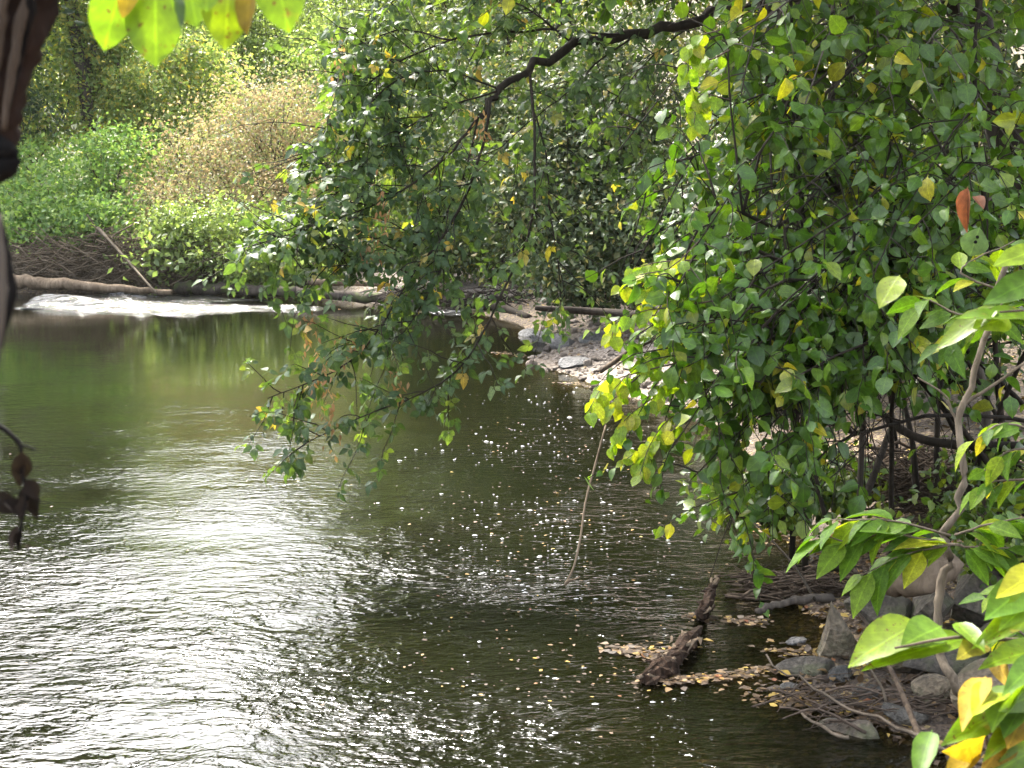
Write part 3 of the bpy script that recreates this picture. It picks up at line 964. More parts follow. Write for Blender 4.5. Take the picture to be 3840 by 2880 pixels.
# far bank logs
stick('fallen_log', [P(8, 281, 26.0), P(60, 284, 25.9), P(120, 289, 25.7), P(172, 293, 25.6)], .12, .04, B_log, 'pale barkless log lying at the waterline left of the rapids', 'log', 26, 10, wob=.2, knots=.012)
stick('fallen_log', [P(175, 287, 26.4), P(235, 289, 26.2), P(300, 293, 25.5), P(390, 299, 24.6)], .10, .08, B_old, 'long grey fallen log along the far waterline behind the rapids', 'log', 34, 10, wob=.2, knots=.015)
stick('fallen_log', [P(385, 299, 24.6), P(440, 302, 24.0), P(500, 308, 23.2), P(530, 318, 22)], .09, .05, B_dark, 'dark thin log on the far shore right of the rapids', 'log', 16, 8)
stick('leaning_pole', [P(98, 228, 26.6), P(118, 250, 26.2), P(156, 293, 25.3)], .03, .018, B_pale, 'pale bare pole leaning from the brush heap down to the rapids', 'stick', 10, 6)
stick('driftwood', [P(308, 282, 26), P(350, 283, 26), P(385, 285, 26.2)], .06, .04, B_log, 'short pale driftwood piece on the gravel behind the low shrub', 'driftwood', 8, 7)


def heap(name, label, cat, ctr, half, n_single, n_mass, lens, rad, mat, seed, flat=.35, cat_kind=None, ground_fit=False):
    rr = np.random.default_rng(seed)
    ctr = np.asarray(ctr, float); half = np.asarray(half, float)
    root = empty(name, ctr - UPZ * half[2], label, cat)
    base = ctr - UPZ * half[2]
    mass = []
    for i in range(n_single + n_mass):
        u = rr.uniform(-1, 1, 3)
        c = ctr + half * u * np.array([1, 1, 1 - .5 * abs(u[0])])
        a = rr.uniform(-.9, .9) + (math.pi if rr.random() < .5 else 0)
        d = nrm(np.array([math.cos(a), math.sin(a) * .8, rr.normal() * flat]))
        L = rr.uniform(*lens)
        poly = spline([c - d * L / 2, c + rr.normal(size=3) * L * .07, c + d * L / 2 + UPZ * rr.normal() * L * .12], 7)
        r = rr.uniform(*rad)
        if i < n_single:
            tube_obj('stick', poly, np.linspace(r * 1.3, r * .5, 7), mat, root, base, 6, .12, i)
        else:
            mass.append(tube_arr(poly, np.linspace(r, r * .35, 7), 4))
    V, T = join(mass)
    tag(obj('brush', mesh('brush', V - base, T, mat), root), kind='stuff')
    return root


heap('brush_heap', 'tangled heap of brown dead branches on the far left bank', 'brush heap', P(122, 260, 26.9), (2.1, .6, .47), 60, 800, (.4, 1.5), (.005, .016), B_twig2, 21, flat=.55)
heap('brush_heap', 'low tangle of dead twigs along the far shore right of the rapids', 'brush heap', P(470, 298, 23.8), (1.3, .5, .13), 30, 160, (.3, .9), (.006, .014), B_dark, 22)
heap('root_heap', 'dark brown heap of sticks and roots on the near right bank behind the sapling', 'brush heap', on_ground(935, 505) + UPZ * .16, (.42, .35, .16), 90, 420, (.2, .6), (.004, .010), B_brown, 23)
heap('twig_drift', 'flat drift of twigs and leaves in shallow water above the pointed rock', 'brush heap', W(808, 585, .05), (.30, .22, .05), 40, 160, (.12, .4), (.003, .008), B_brown, 24, flat=.15)

heap('twig_drift', 'scatter of thin twigs over the wet litter below the boulder', 'brush heap', W(868, 702, .06), (.34, .22, .04), 26, 60, (.08, .34), (.002, .006), B_twig, 25, flat=.15)
heap('twig_drift', 'tangle of thin twigs lying against the slab above the grey-brown branch', 'brush heap', W(842, 582, .10), (.30, .12, .07), 26, 70, (.1, .4), (.002, .007), B_twig, 26, flat=.3)

# near bank rocks
p_ = W(838, 640, .09)
o = obj('pointed_rock', pointed_mesh('pointed_rock', (.165, .14, .25), 31, K_tan))
o.location = Vector(p_)
tag(o, 'tall pointed grey-brown rock standing at the water edge', 'rock')
rock('slab_rock', 884, 612, .16, (.19, .14, .085), 'flat-topped grey slab just behind the pointed rock', K_grey, 32, (4, 2, -8), 6, 4)
rock('boulder', 900, 648, .10, (.18, .17, .13), 'broad rounded pale boulder below the yellow-green leaves', K_tan, 33, (0, 4, 10), 4, 4)
rock('boulder', 945, 664, .09, (.24, .15, .085), 'long low dark boulder right of the pale rounded one', K_grey, 43, (0, -3, -4), 5, 4)
rock('flat_rock', 806, 668, .02, (.15, .08, .055), 'low mossy rock half sunk in leaf litter left of the boulder', K_grey, 34, (0, -6, -14), 4, 4)
rock('boulder', 932, 604, .22, (.11, .12, .10), 'small squarish grey boulder left of the sapling stem', K_grey, 44, (0, 6, 20), 6, 4)
rock('boulder', 974, 598, .22, (.21, .17, .16), 'dark grey boulder behind the sapling stem', K_grey, 35, (10, 0, 30), 7, 4)
rock('boulder', 1000, 690, .16, (.23, .18, .14), 'pale boulder in the bottom right corner behind yellow leaves', K_tan, 36, (0, 0, 50), 6, 4)
rock('boulder', 1020, 640, .22, (.18, .2, .15), 'shadowed grey boulder at the right edge above the others', K_grey, 37, (0, 12, 10), 6, 4)
rock('shore_rock', 868, 694, .02, (.085, .06, .05), 'dark wet angular rock at the waterline below the pale boulder', K_dark, 151, (5, 0, 30), 8, 3)
rock('shore_rock', 905, 716, .03, (.10, .07, .06), 'dark angular rock among litter left of the corner leaves', K_dark, 152, (0, 8, -20), 8, 3)
rock('shore_rock', 790, 690, .0, (.06, .05, .03), 'small dark rock awash left of the wet litter', K_dark, 153, (0, 0, 60), 8, 3)
rock('shore_rock', 842, 676, .03, (.07, .05, .05), 'small dark rock wedged under the pointed rock', K_dark, 154, (0, 0, 10), 8, 3)
rock('shore_rock', 935, 690, .07, (.12, .09, .07), 'brownish angular rock below the long low boulder', K_tan, 155, (0, 6, 40), 9, 3)
rock('shore_rock', 868, 588, .14, (.08, .07, .05), 'small grey rock between the slab and the log chunk', K_grey, 156, (0, 0, 15), 8, 3)
rock('sunken_rock', 857, 730, .0, (.16, .10, .05), 'low wet mossy rock in the water near the bottom right', K_grey, 38, (0, 0, -10), 4, 4)
rock('slate_stone', 795, 641, .02, (.055, .035, .022), 'small blue-grey wet stone beside the pointed rock', K_blue, 39, (0, 0, 0), 6, 2)
rock('slate_stone', 838, 700, .02, (.045, .04, .02), 'small pale blue stone among wet leaves below the boulder', K_blue, 40, (0, 0, 30), 6, 2)

# split log chunk behind the sapling
bp = on_ground(918, 585)
o = stick('log_chunk', [P(888, 584, 7.0), P(905, 584, 6.9), P(930, 580, 6.85), P(952, 562, 6.9)], .05, .06, B_log, 'weathered wooden log chunk lying behind the sapling above the slab', 'log', 12, 10, wob=.16, knots=.006)

# sticks by the near shore
stick('branch', [P(757, 613, 6.75), P(775, 604, 6.8), P(800, 600, 6.9), P(832, 597, 7.0)], .013, .021, B_grey, 'grey-brown branch reaching from the slab out over the water', 'stick', 16, 8, wob=.15, knots=.004)
stick('branch', [W(738, 578, .03), W(752, 576, .05), W(770, 582, .05), W(790, 590, .05)], .006, .013, B_brown, 'thin forked brown branch floating left of the twig drift', 'stick', 10, 6, knots=.004)
stick('twig', [P(866, 661, 6.0), P(872, 672, 6.0), P(882, 688, 6.0), P(886, 702, 6.0)], .004, .006, B_pale, 'short bleached twig standing below the boulder', 'twig', 8, 5)
stick('twig', [W(800, 713, .02), W(815, 722, .03), W(838, 735, .02), W(850, 736, .02)], .006, .009, B_pale, 'bleached twig lying at the water edge near the bottom right', 'twig', 8, 5, knots=.003)
stick('twig', [P(850, 606, 6.6), P(868, 625, 6.5), P(886, 660, 6.1), P(905, 700, 5.7), P(920, 738, 5.3)], .008, .012, B_brown, 'thin brown twig slanting down in front of the boulder', 'twig', 12, 5)
stick('twig', [P(742, 510, 8.0), P(790, 560, 7.4), P(815, 600, 6.9)], .004, .008, B_dark, 'dark thin twig slanting behind the leaves above the twig drift', 'twig', 8, 5)
stick('dark_branch', [P(862, 395, 8.2), P(905, 432, 8.0), P(950, 444, 7.9), P(1040, 448, 7.9)], .018, .03, B_dark, 'dark bare branch stretching level across the sapling stem', 'branch', 14, 7)
stick('dark_branch', [P(836, 570, 7.6), P(850, 530, 7.7), P(872, 480, 7.9), P(890, 430, 8.2)], .03, .016, B_dark, 'dark slanting branch rising left of the stick heap', 'branch', 12, 7)
stick('dark_branch', [P(826, 520, 8.2), P(815, 470, 8.2), P(812, 400, 8.3)], .014, .009, B_dark, 'thin dark upright stem at the shore under the rounded-leaf shrub', 'branch', 10, 6)
stick('dark_branch', [P(916, 490, 8.3), P(912, 440, 8.3), P(900, 385, 8.4)], .02, .012, B_dark, 'thin dark upright stem between the litter slope and the stick heap', 'branch', 10, 6)
stick('slanting_branch', [P(600, 372, 13), P(640, 345, 13), P(690, 322, 12.6), P(730, 300, 12.2)], .02, .035, B_brown, 'grey branch slanting down to the gravel bar behind yellow-green leaves', 'branch', 12, 7)
stick('slanting_branch', [P(535, 308, 17), P(600, 312, 17), P(680, 318, 16)], .03, .06, B_dark, 'dark fallen branch lying across the back of the gravel bar', 'branch', 12, 7)


# rotten log in the water: body, ragged shards and a pointed stub
def rotten(name, label, path, radii, seed, shards):
    rr = np.random.default_rng(seed)
    poly = spline(path, 22)
    r = np.interp(np.linspace(0, 1, 22), np.linspace(0, 1, len(radii)), radii)
    base = poly[0]
    root = empty(name, base, label, 'log')
    V, T = tube_arr(poly, r, 12, .28, rr)
    obj('log_body', mesh('log_body', V - base, T, B_rot, False), root)
    for k in range(shards):
        t = rr.uniform(.02, .98)
        x = t * 21; a = int(x)
        p = poly[a] + rr.normal(size=3) * r[a] * .55 * np.array([1, 1, .5]) + UPZ * r[a] * .55
        d = nrm(poly[min(a + 1, 21)] - poly[max(a - 1, 0)]) * rr.choice([-1, 1]) + rr.normal(size=3) * .28
        L = rr.uniform(.05, .12)
        sv, st = tube_arr(np.array([p - nrm(d) * L * .5, p + rr.normal(size=3) * .008, p + nrm(d) * L * .5]), [rr.uniform(.004, .010), rr.uniform(.006, .014), .002], 5, .3, rr)
        obj('bark_shard', mesh('bark_shard', sv - base, st, B_rot if k % 3 else B_log, False), root)
    return root


rotten('rotten_log', 'crumbling rotten log lying in the water between two drifts of leaves', [W(645, 681, .015), W(668, 667, .03), W(684, 647, .05), W(700, 628, .02)], [.03, .055, .038, .045, .014], 51, 44)
rotten('rotten_stub', 'pointed rotten stub sticking out of the water above the crumbling log', [W(700, 617, .0), W(704, 611, .07), P(709, 597, 7.75), P(714, 585, 7.85), P(720, 574, 7.95)], [.03, .034, .028, .02, .003], 52, 12)

# ------------------------------------------------------------------ gravel bar stones
rs = np.random.default_rng(61)
stone_me = [rock_mesh('river_stone', (1, rs.uniform(.7, 1), rs.uniform(.45, .7)), 600 + k, 6, 2, K_bar, .08) for k in range(8)]
named = [(575, 366, .20, 'K', 'flat blue-grey stone at the tip of the gravel bar'), (566, 346, .26, 'K', 'large grey rock under the drooping leaves at the back of the gravel bar'),
         (545, 342, .20, 'K', 'dark grey wet rock at the far water edge of the gravel bar'), (596, 343, .22, 'K', 'grey rock behind the gravel bar stones'), (530, 336, .16, 'K', 'small dark rock furthest along the far shore of the bar'),
         (672, 398, .17, 'B', 'pale round stone at the near corner of the gravel bar'), (640, 382, .16, 'B', 'pale boulder in the middle of the gravel bar')]
for k, (px, py, s, mt, lab) in enumerate(named):
    p = on_ground(px, py)
    o = obj('bar_rock', rock_mesh('bar_rock', (s, s * .8, s * .5), 700 + k, 6, 3, K_blue if mt == 'K' else K_bar))
    o.location = Vector(p + UPZ * s * .12)
    o.rotation_euler.z = rs.uniform(0, 6)
    tag(o, lab, 'rock')
cand = np.c_[rs.uniform(.2, 3.6, 5000), rs.uniform(13.2, 21, 5000)]
sdv = shore_sd(cand[:, 0], cand[:, 1])
ok = (sdv < .1) & (sdv > -1.9)
cand = cand[ok][:900]
gzv = ground(cand[:, 0], cand[:, 1])
px, py, dp = project(np.c_[cand, gzv])
sz = rs.uniform(.02, .055, len(cand)) * np.where(rs.random(len(cand)) < .12, 1.9, 1)
order = np.argsort(-np.where((px > 500) & (px < 900), sz / dp, 0))
mass = []
for r_, k in enumerate(order):
    s = sz[k]
    if r_ < 240:
        o = bpy.data.objects.new('river_stone', stone_me[k % 8])
        o.location = (cand[k, 0], cand[k, 1], max(gzv[k], -.02) + s * .15)
        o.rotation_euler = (rs.normal() * .2, rs.normal() * .2, rs.uniform(0, 6.28))
        o.scale = (s, s, s)
        COL.objects.link(o)
        tag(o, 'pale river stone lying loose on the gravel bar', 'stone', 'stones of the gravel bar')
    else:
        me_ = stone_me[k % 8]
        if not hasattr(rotten, 'c'):
            rotten.c = {}
        if k % 8 not in rotten.c:
            vv = np.zeros(len(me_.vertices) * 3, np.float32); me_.vertices.foreach_get('co', vv)
            tt = np.zeros(len(me_.loops), np.int32); me_.loops.foreach_get('vertex_index', tt)
            rotten.c[k % 8] = (vv.reshape(-1, 3), tt.reshape(-1, 3))
        vv, tt = rotten.c[k % 8]
        a = rs.uniform(0, 6.28)
        Rz = np.array([[math.cos(a), -math.sin(a), 0], [math.sin(a), math.cos(a), 0], [0, 0, 1]])
        mass.append((vv @ Rz.T * s + np.array([cand[k, 0], cand[k, 1], max(gzv[k], -.02) + s * .1]), tt))
V, T = join(mass)
tag(obj('pebbles', mesh('pebbles', V, T, K_bar, False)), kind='stuff')

# ------------------------------------------------------------------ fallen leaves
litter_tpl = [blade(3, w_ovate, f, c, 0, .04, s + 80, .1) for s, (f, c) in enumerate([(.5, .3), (.2, -.2), (-.3, .2), (.7, .5)])]
float_tpl = [blade(3, w_ovate, f, c, 0, .02, s + 90, .1) for s, (f, c) in enumerate([(.15, .05), (.05, -.05), (-.1, .08), (.25, .1)])]
float_me = [mesh('floating_leaf', t[0], t[1], LM['litter'], True, np.zeros(len(t[0])), t[2]) for t in float_tpl]
litter_me = [mesh('fallen_leaf', t[0], t[1], LM['litter'], True, np.zeros(len(t[0])), t[2]) for t in litter_tpl]
rl = np.random.default_rng(71)


def litter_points(n, xr, yr, cond):
    p = np.c_[rl.uniform(*xr, n), rl.uniform(*yr, n)]
    s = shore_sd(p[:, 0], p[:, 1])
    k = cond(s)
    p = p[k]
    z = np.maximum(ground(p[:, 0], p[:, 1]), 0) + .012
    return np.c_[p, z]


sets = [litter_points(5200, (.7, 3.2), (4.3, 8.5), lambda s: s < .05),
        litter_points(5000, (.8, 6.5), (8, 15), lambda s: s < -.05),
        litter_points(2500, (0, 5), (13, 22), lambda s: s < -.1),
        litter_points(2500, (-3.5, 4), (22, 30), lambda s: s < -.05)]
LP = np.vstack(sets)
n = len(LP)
ld = nrm(np.c_[rl.normal(size=(n, 2)), rl.normal(size=n) * .15])
ln = nrm(UPZ + rl.normal(size=(n, 3)) * .3)
ls = rl.uniform(.025, .07, n)


# floating drifts: leaf mats gathered round the rotten log and the near shore
def drift(pts, k, wid):
    c = spline([W(*p) for p in pts], 40)
    i = rl.integers(0, 40, k)
    p = c[i] + np.c_[rl.normal(size=(k, 2)) * wid, np.zeros(k)] * np.array([1.3, 1, 0])
    p[:, 2] = .010 + rl.uniform(0, .008, k)
    return p


dr = [drift([(612, 650), (640, 653), (665, 658), (690, 640)], 260, .035), drift([(655, 684), (690, 682), (730, 678), (775, 672)], 300, .032), drift([(690, 618), (720, 622), (750, 622), (762, 626)], 130, .03),
      drift([(772, 690), (790, 700), (830, 706), (880, 720)], 330, .07), drift([(756, 522), (775, 530), (790, 545)], 160, .06), drift([(750, 585), (790, 588), (830, 582)], 200, .06),
      drift([(496, 353), (520, 356), (550, 360), (590, 366)], 260, .05), drift([(560, 384), (590, 387), (625, 396)], 130, .05), drift([(770, 650), (800, 655), (830, 660)], 90, .05)]
# loose leaves spread over the pool
k = 520
loose = np.array([W(a, b) for a, b in zip(rl.normal(560, 75, k), rl.uniform(375, 700, k))])
s_ = shore_sd(loose[:, 0], loose[:, 1])
loose = loose[s_ > .1]
loose[:, 2] = .011
k2 = 120
l2 = np.array([W(a, b) for a, b in zip(rl.uniform(10, 700, k2), rl.uniform(360, 740, k2))])
l2[:, 2] = .011
DP = np.vstack(dr + [loose, l2])
nD = len(DP)
dd_ = nrm(np.c_[rl.normal(size=(nD, 2)), np.zeros(nD)])
dn_ = nrm(UPZ + rl.normal(size=(nD, 3)) * .12)
dsz = np.where(np.arange(nD) < nD - len(loose) - len(l2), rl.uniform(.012, .055, nD), rl.uniform(.01, .03, nD))


def leaf_things(P_, D_, N_, S_, count, label, group, name, cat, meshes=None):
    meshes = meshes or litter_me
    px, py, dp = project(P_)
    vis = (px > 0) & (px < 1024) & (py > 0) & (py < 768)
    order = np.argsort(-np.where(vis, S_ / dp, 0))
    R = frames(D_, N_)
    for i in order[:count]:
        o = bpy.data.objects.new(name, meshes[i % 4])
        M = np.eye(4); M[:3, :3] = R[i] * S_[i]; M[:3, 3] = P_[i]
        o.matrix_basis = Matrix(M.tolist())
        COL.objects.link(o)
        tag(o, label, cat, group)
    return order[count:]


rest = leaf_things(LP, ld, ln, ls, 130, 'dry brown fallen leaf in the litter on the near right bank', 'fallen leaves on the bank', 'fallen_leaf', 'leaf')
tag(obj('leaf_litter', leaves_mesh('leaf_litter', litter_tpl, LP[rest], ld[rest], ln[rest], ls[rest], rl.uniform(0, 1, len(rest)), LM['litter'], np.zeros(3))), kind='stuff')
rest = leaf_things(DP, dd_, dn_, dsz, 150, 'wet yellow-brown leaf floating on the stream near the right shore', 'leaves floating on the stream', 'floating_leaf', 'leaf', float_me)
tag(obj('floating_leaves', leaves_mesh('floating_leaves', float_tpl, DP[rest], dd_[rest], dn_[rest], dsz[rest], rl.uniform(0, 1, len(rest)), LM['litter'], np.zeros(3))), kind='stuff')

# pale flecks on the dark pool: foam bits plus painted-in water sparkles
m = NT('foam_glint_fleck')
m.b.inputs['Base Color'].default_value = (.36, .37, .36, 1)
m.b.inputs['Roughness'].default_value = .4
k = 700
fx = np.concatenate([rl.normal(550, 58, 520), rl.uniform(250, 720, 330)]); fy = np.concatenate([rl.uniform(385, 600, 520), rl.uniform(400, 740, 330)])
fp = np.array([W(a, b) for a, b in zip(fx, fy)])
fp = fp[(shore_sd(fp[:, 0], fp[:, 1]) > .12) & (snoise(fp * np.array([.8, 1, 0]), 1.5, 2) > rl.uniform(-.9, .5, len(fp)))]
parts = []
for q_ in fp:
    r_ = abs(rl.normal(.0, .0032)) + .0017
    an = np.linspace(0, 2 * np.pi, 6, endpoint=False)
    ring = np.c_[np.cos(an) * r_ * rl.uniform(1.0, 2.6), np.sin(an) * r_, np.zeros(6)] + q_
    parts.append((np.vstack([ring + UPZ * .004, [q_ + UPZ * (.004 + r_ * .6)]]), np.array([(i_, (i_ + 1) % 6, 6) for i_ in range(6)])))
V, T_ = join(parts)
tag(obj('foam_glint_flecks', mesh('foam_glint_flecks', V, T_, m.m)), kind='stuff')

# ------------------------------------------------------------------ overhanging box elder
base = np.array([4.4, 11.6, gz(4.4, 11.6)])
T = Plant('box_elder', base, 'leaning box elder whose dark limb droops leafy branches low over the middle of the stream', 'tree', LM['boxelder'], T_comp, B_dark, 101)
T.branch([base, P(1010, 150, 11.4), P(940, -60, 11), P(880, -130, 10.8)], .17, .12, 'trunk', 18, 10)
limb = T.branch([P(900, -110, 10.9), P(820, -25, 10.6), P(775, 2, 10.4), P(700, 18, 10), P(640, 32, 9.8), P(575, 46, 9.6), P(530, 66, 9.4), P(500, 90, 9.3), P(478, 118, 9.2)], .05, .018, 'limb', 30, 9)
mains = [
    [P(478, 118, 9.2), P(452, 150, 9.1), P(410, 185, 9.0), P(350, 215, 8.9), P(285, 235, 8.8), P(245, 248, 8.8)],
    [P(490, 100, 9.2), P(478, 165, 9.0), P(448, 229, 8.9), P(412, 274, 8.8), P(385, 320, 8.7), P(350, 362, 8.6), P(305, 385, 8.5), P(268, 398, 8.5)],
    [P(530, 66, 9.4), P(535, 140, 9.1), P(530, 229, 9.0), P(497, 303, 8.9), P(481, 337, 8.8), P(460, 368, 8.7), P(425, 392, 8.6), P(375, 412, 8.5), P(315, 438, 8.4), P(290, 455, 8.4)],
    [P(620, 35, 9.7), P(540, 30, 9.6), P(450, 40, 9.4), P(380, 75, 9.3), P(330, 125, 9.2), P(300, 165, 9.1)],
    [P(575, 46, 9.6), P(520, 5, 9.6), P(440, -15, 9.5), P(370, 15, 9.4), P(330, 50, 9.3)],
    [P(500, 90, 9.3), P(440, 110, 9.2), P(390, 140, 9.1), P(340, 190, 9.0), P(300, 225, 8.9)],
    [P(530, 100, 9.4), P(545, 150, 9.3), P(550, 210, 9.2), P(558, 260, 9.1), P(566, 300, 9.1)],
    [P(478, 118, 9.2), P(462, 180, 9.1), P(430, 235, 9.0), P(370, 262, 8.9), P(300, 268, 8.8)],
    [P(448, 229, 8.9), P(440, 270, 8.8), P(425, 300, 8.8), P(400, 335, 8.7), P(365, 350, 8.7)],
    [P(640, 32, 9.8), P(600, 60, 9.7), P(570, 90, 9.6), P(520, 130, 9.5), P(470, 180, 9.4)],
    [P(700, 18, 10), P(650, -10, 9.9), P(590, -25, 9.9), P(520, -20, 9.8)],
    [P(700, 18, 10), P(660, 50, 9.9), P(630, 80, 9.8), P(600, 120, 9.7)],
    [P(500, 90, 9.3), P(440, 70, 9.3), P(390, 85, 9.2), P(350, 130, 9.1), P(320, 180, 9.0)],
    [P(450, 40, 9.4), P(400, 30, 9.4), P(360, 50, 9.3), P(330, 90, 9.2)],
]
TIPW = [34, 26, 22, 34, 26, 34, 14, 30, 16, 20, 18, 12, 26, 20]
OUT = nrm(np.array([-.45, -.75, .35]))
for mi, (pts, k) in enumerate(zip(mains, TIPW)):
    poly = T.branch(pts, .010 if mi in (0, 1, 2, 3) else .007, .0025, 'branch', 22, 6)
    tws = sprouts(poly, k, (.2, .5) if mi in (1, 2) else (.25, .7), T.rng, .85, .55, .05, .35, .12)
    for tw in tws:
        if mi in (0, 7):
            pass
        T.twig(tw, .004, .0015)
        T.leaf_on(tw, int(T.rng.integers(6, 10)), (.09, .16), OUT, .45, .25, .1, .45)
    T.leaf_on(poly, k, (.11, .17), OUT, .6, .35, .3)
T.avoid = lambda px, py: ~((px < np.interp(py, [-20, 60, 190, 235, 260, 300], [345, 325, 288, 240, 245, 200])) & (np.random.default_rng(4).random(len(px)) < .9)) & ~((((px - 590) / 50) ** 2 + ((py - 215) / 95) ** 2 < 1) & (np.random.default_rng(3).random(len(px)) < .75))
# crown above the frame: shades and is mirrored in the stream
for k in range(22):
    s0 = limb[int(T.rng.integers(0, 6))]
    e = np.array([T.rng.uniform(-1.2, 4.5), T.rng.uniform(8.2, 13.5), T.rng.uniform(3.6, 6.8)])
    poly = T.branch([s0, (s0 + e) / 2 + UPZ * .4, e], .02, .005, 'branch', 10, 5)
    for tw in sprouts(poly, 12, (.4, .9), T.rng, .9, .6, .1, .3, .2):
        T.twig(tw, .005, .002, 3)
        T.leaf_on(tw, 11, (.13, .2), UPZ, .4, .2)
T.finish(300)
# hanging brown seed bunches
sr = np.random.default_rng(111)
for (px, py, d) in [(382, 205, 8.7), (318, 362, 8.5), (322, 400, 8.4), (348, 342, 8.6), (308, 330, 8.6), (343, 60, 9.1), (372, 245, 8.7), (395, 385, 8.5), (330, 425, 8.4), (480, 130, 9.0)]:
    c = P(px, py, d)
    k = 26
    p = c + sr.normal(size=(k, 3)) * np.array([.035, .035, .085])
    me = leaves_mesh('seed_bunch', [blade(3, w_lance, .3, .3, 0, 0, 5)], p, nrm(sr.normal(size=(k, 3)) * .5 - UPZ), nrm(sr.normal(size=(k, 3))), sr.uniform(.03, .05, k), sr.uniform(0, 1, k), LM['seed'], base)
    tag(obj('seed_bunch', me, T.root), kind='stuff')

# ------------------------------------------------------------------ rounded-leaf shrub leaning over from the right bank
base = np.array([3.0, 8.4, gz(3.0, 8.4)])
T = Plant('leaning_shrub', base, 'large rounded-leaf green shrub leaning from the right bank over the water', 'shrub', LM['round'], T_mix, B_dark, 102)
tg = []
edge = [(605, 152), (625, 200), (640, 235), (622, 270), (650, 300), (665, 330), (655, 355), (668, 395), (700, 420), (690, 455), (678, 480), (720, 500), (715, 530), (760, 505), (800, 495)]
for e in edge:
    tg.append((e[0] + 12, e[1], T.rng.uniform(6.7, 7.4)))
for k in range(30):
    tg.append((T.rng.uniform(680, 960), T.rng.uniform(200, 470), T.rng.uniform(6.4, 7.8)))
for k in range(12):
    tg.append((T.rng.uniform(680, 860), T.rng.uniform(330, 520), T.rng.uniform(6.4, 7.2)))
for k in range(26):
    tg.append((T.rng.uniform(655, 790), T.rng.uniform(285, 450), T.rng.uniform(6.4, 7.2)))
order_ = T.rng.permutation(len(tg))
stm, stm_p = [], np.zeros((0, 3))
for (px, py, d) in [tg[i] for i in order_]:
    if px > 850 and py > 390:
        py -= 130
    e = P(px, py, d)
    top = P(px + T.rng.uniform(40, 150), py - T.rng.uniform(50, 130), d + .35)
    if len(stm) < 11:
        r0 = base + np.array([T.rng.uniform(-.9, 1.3), T.rng.uniform(-.7, 1.2), 0])
        r0[2] = gz(r0[0], r0[1]) - .05
        mid = r0 * .45 + top * .55 + UPZ * .25
    else:
        dn = np.linalg.norm(stm_p - top, axis=1) + .6 * np.maximum(0, stm_p[:, 2] - top[2])
        r0 = stm_p[int(np.argmin(dn + T.rng.uniform(0, .3, len(dn))))]
        mid = r0 * .5 + top * .5 + UPZ * .08
    poly = T.branch([r0, mid, top, e], T.rng.uniform(.012, .02) if len(stm) < 11 else T.rng.uniform(.005, .009), .003, 'branch', 14, 5)
    if len(stm) < 11:
        stm.append(poly)
        stm_p = np.vstack([q[5:] for q in stm])
    for tw in sprouts(poly, 9, (.25, .6), T.rng, .8, .5, .05, .75, .45):
        T.twig(tw, .004, .0015)
        T.leaf_on(tw, int(T.rng.integers(6, 11)), (.04, .11), OUT, .6, .35, .25, .6)
    T.leaf_on(poly, 12, (.07, .12), OUT, .6, .4, .5, .55)
hr = np.random.default_rng(9)


def in_ell(px, py, cx, cy, rx, ry):
    return ((px - cx) / rx) ** 2 + ((py - cy) / ry) ** 2 < 1


def keep_shrub(px, py):
    bad = in_ell(px, py, 930, 450, 95, 46) | (in_ell(px, py, 860, 560, 90, 50) & (hr.random(len(px)) < .85))
    bad |= in_ell(px, py, 800, 190, 62, 38) & (hr.random(len(px)) < .8)
    bad |= in_ell(px, py, 570, 190, 60, 60)
    bad |= in_ell(px, py, 770, 415, 38, 20) & (hr.random(len(px)) < .55)
    bad |= (px + .35 * py < 690) & (py < 290)
    return ~bad


T.avoid = keep_shrub
T.gap = -.62
T.finish(300)

# yellow-green shoots hanging from it
T2 = Plant('lime_vine', P(700, 200, 6.9), 'pale yellow-green leaved vine shoots hanging at the left edge of the rounded-leaf shrub', 'vine', LM['lime'], T_round, B_twig, 103)
for pts, k in [([(700, 240), (670, 268), (640, 275), (622, 290)], 12), ([(690, 270), (660, 282), (645, 290)], 8), ([(720, 300), (665, 308), (640, 312), (590, 330)], 13), ([(690, 310), (650, 316), (617, 322), (612, 338)], 9),
               ([(690, 360), (640, 372), (605, 385), (588, 412)], 16), ([(680, 385), (650, 400), (625, 420), (610, 450)], 18), ([(700, 400), (668, 420), (650, 445), (640, 475)], 18), ([(690, 420), (655, 440), (625, 460)], 14), ([(720, 30), (695, 40), (688, 75), (700, 110)], 16), ([(730, 50), (705, 60), (690, 40)], 10), ([(730, 100), (700, 95), (694, 125)], 10), ([(640, 375), (622, 392), (612, 410)], 8), ([(720, 320), (690, 330), (660, 350), (640, 362)], 16), ([(720, 350), (690, 365), (660, 385)], 14), ([(700, 290), (672, 300), (650, 330)], 12), ([(700, 260), (660, 262), (635, 268)], 10)]:
    poly = spline([P(a, b, 6.7 + .1 * np.sin(a)) for a, b in pts], 10)
    T2.twig(poly, .004, .0015)
    T2.leaf_on(poly, int(k * 1.5), (.06, .095), OUT, .8, .6, .15)
T2.finish(300)

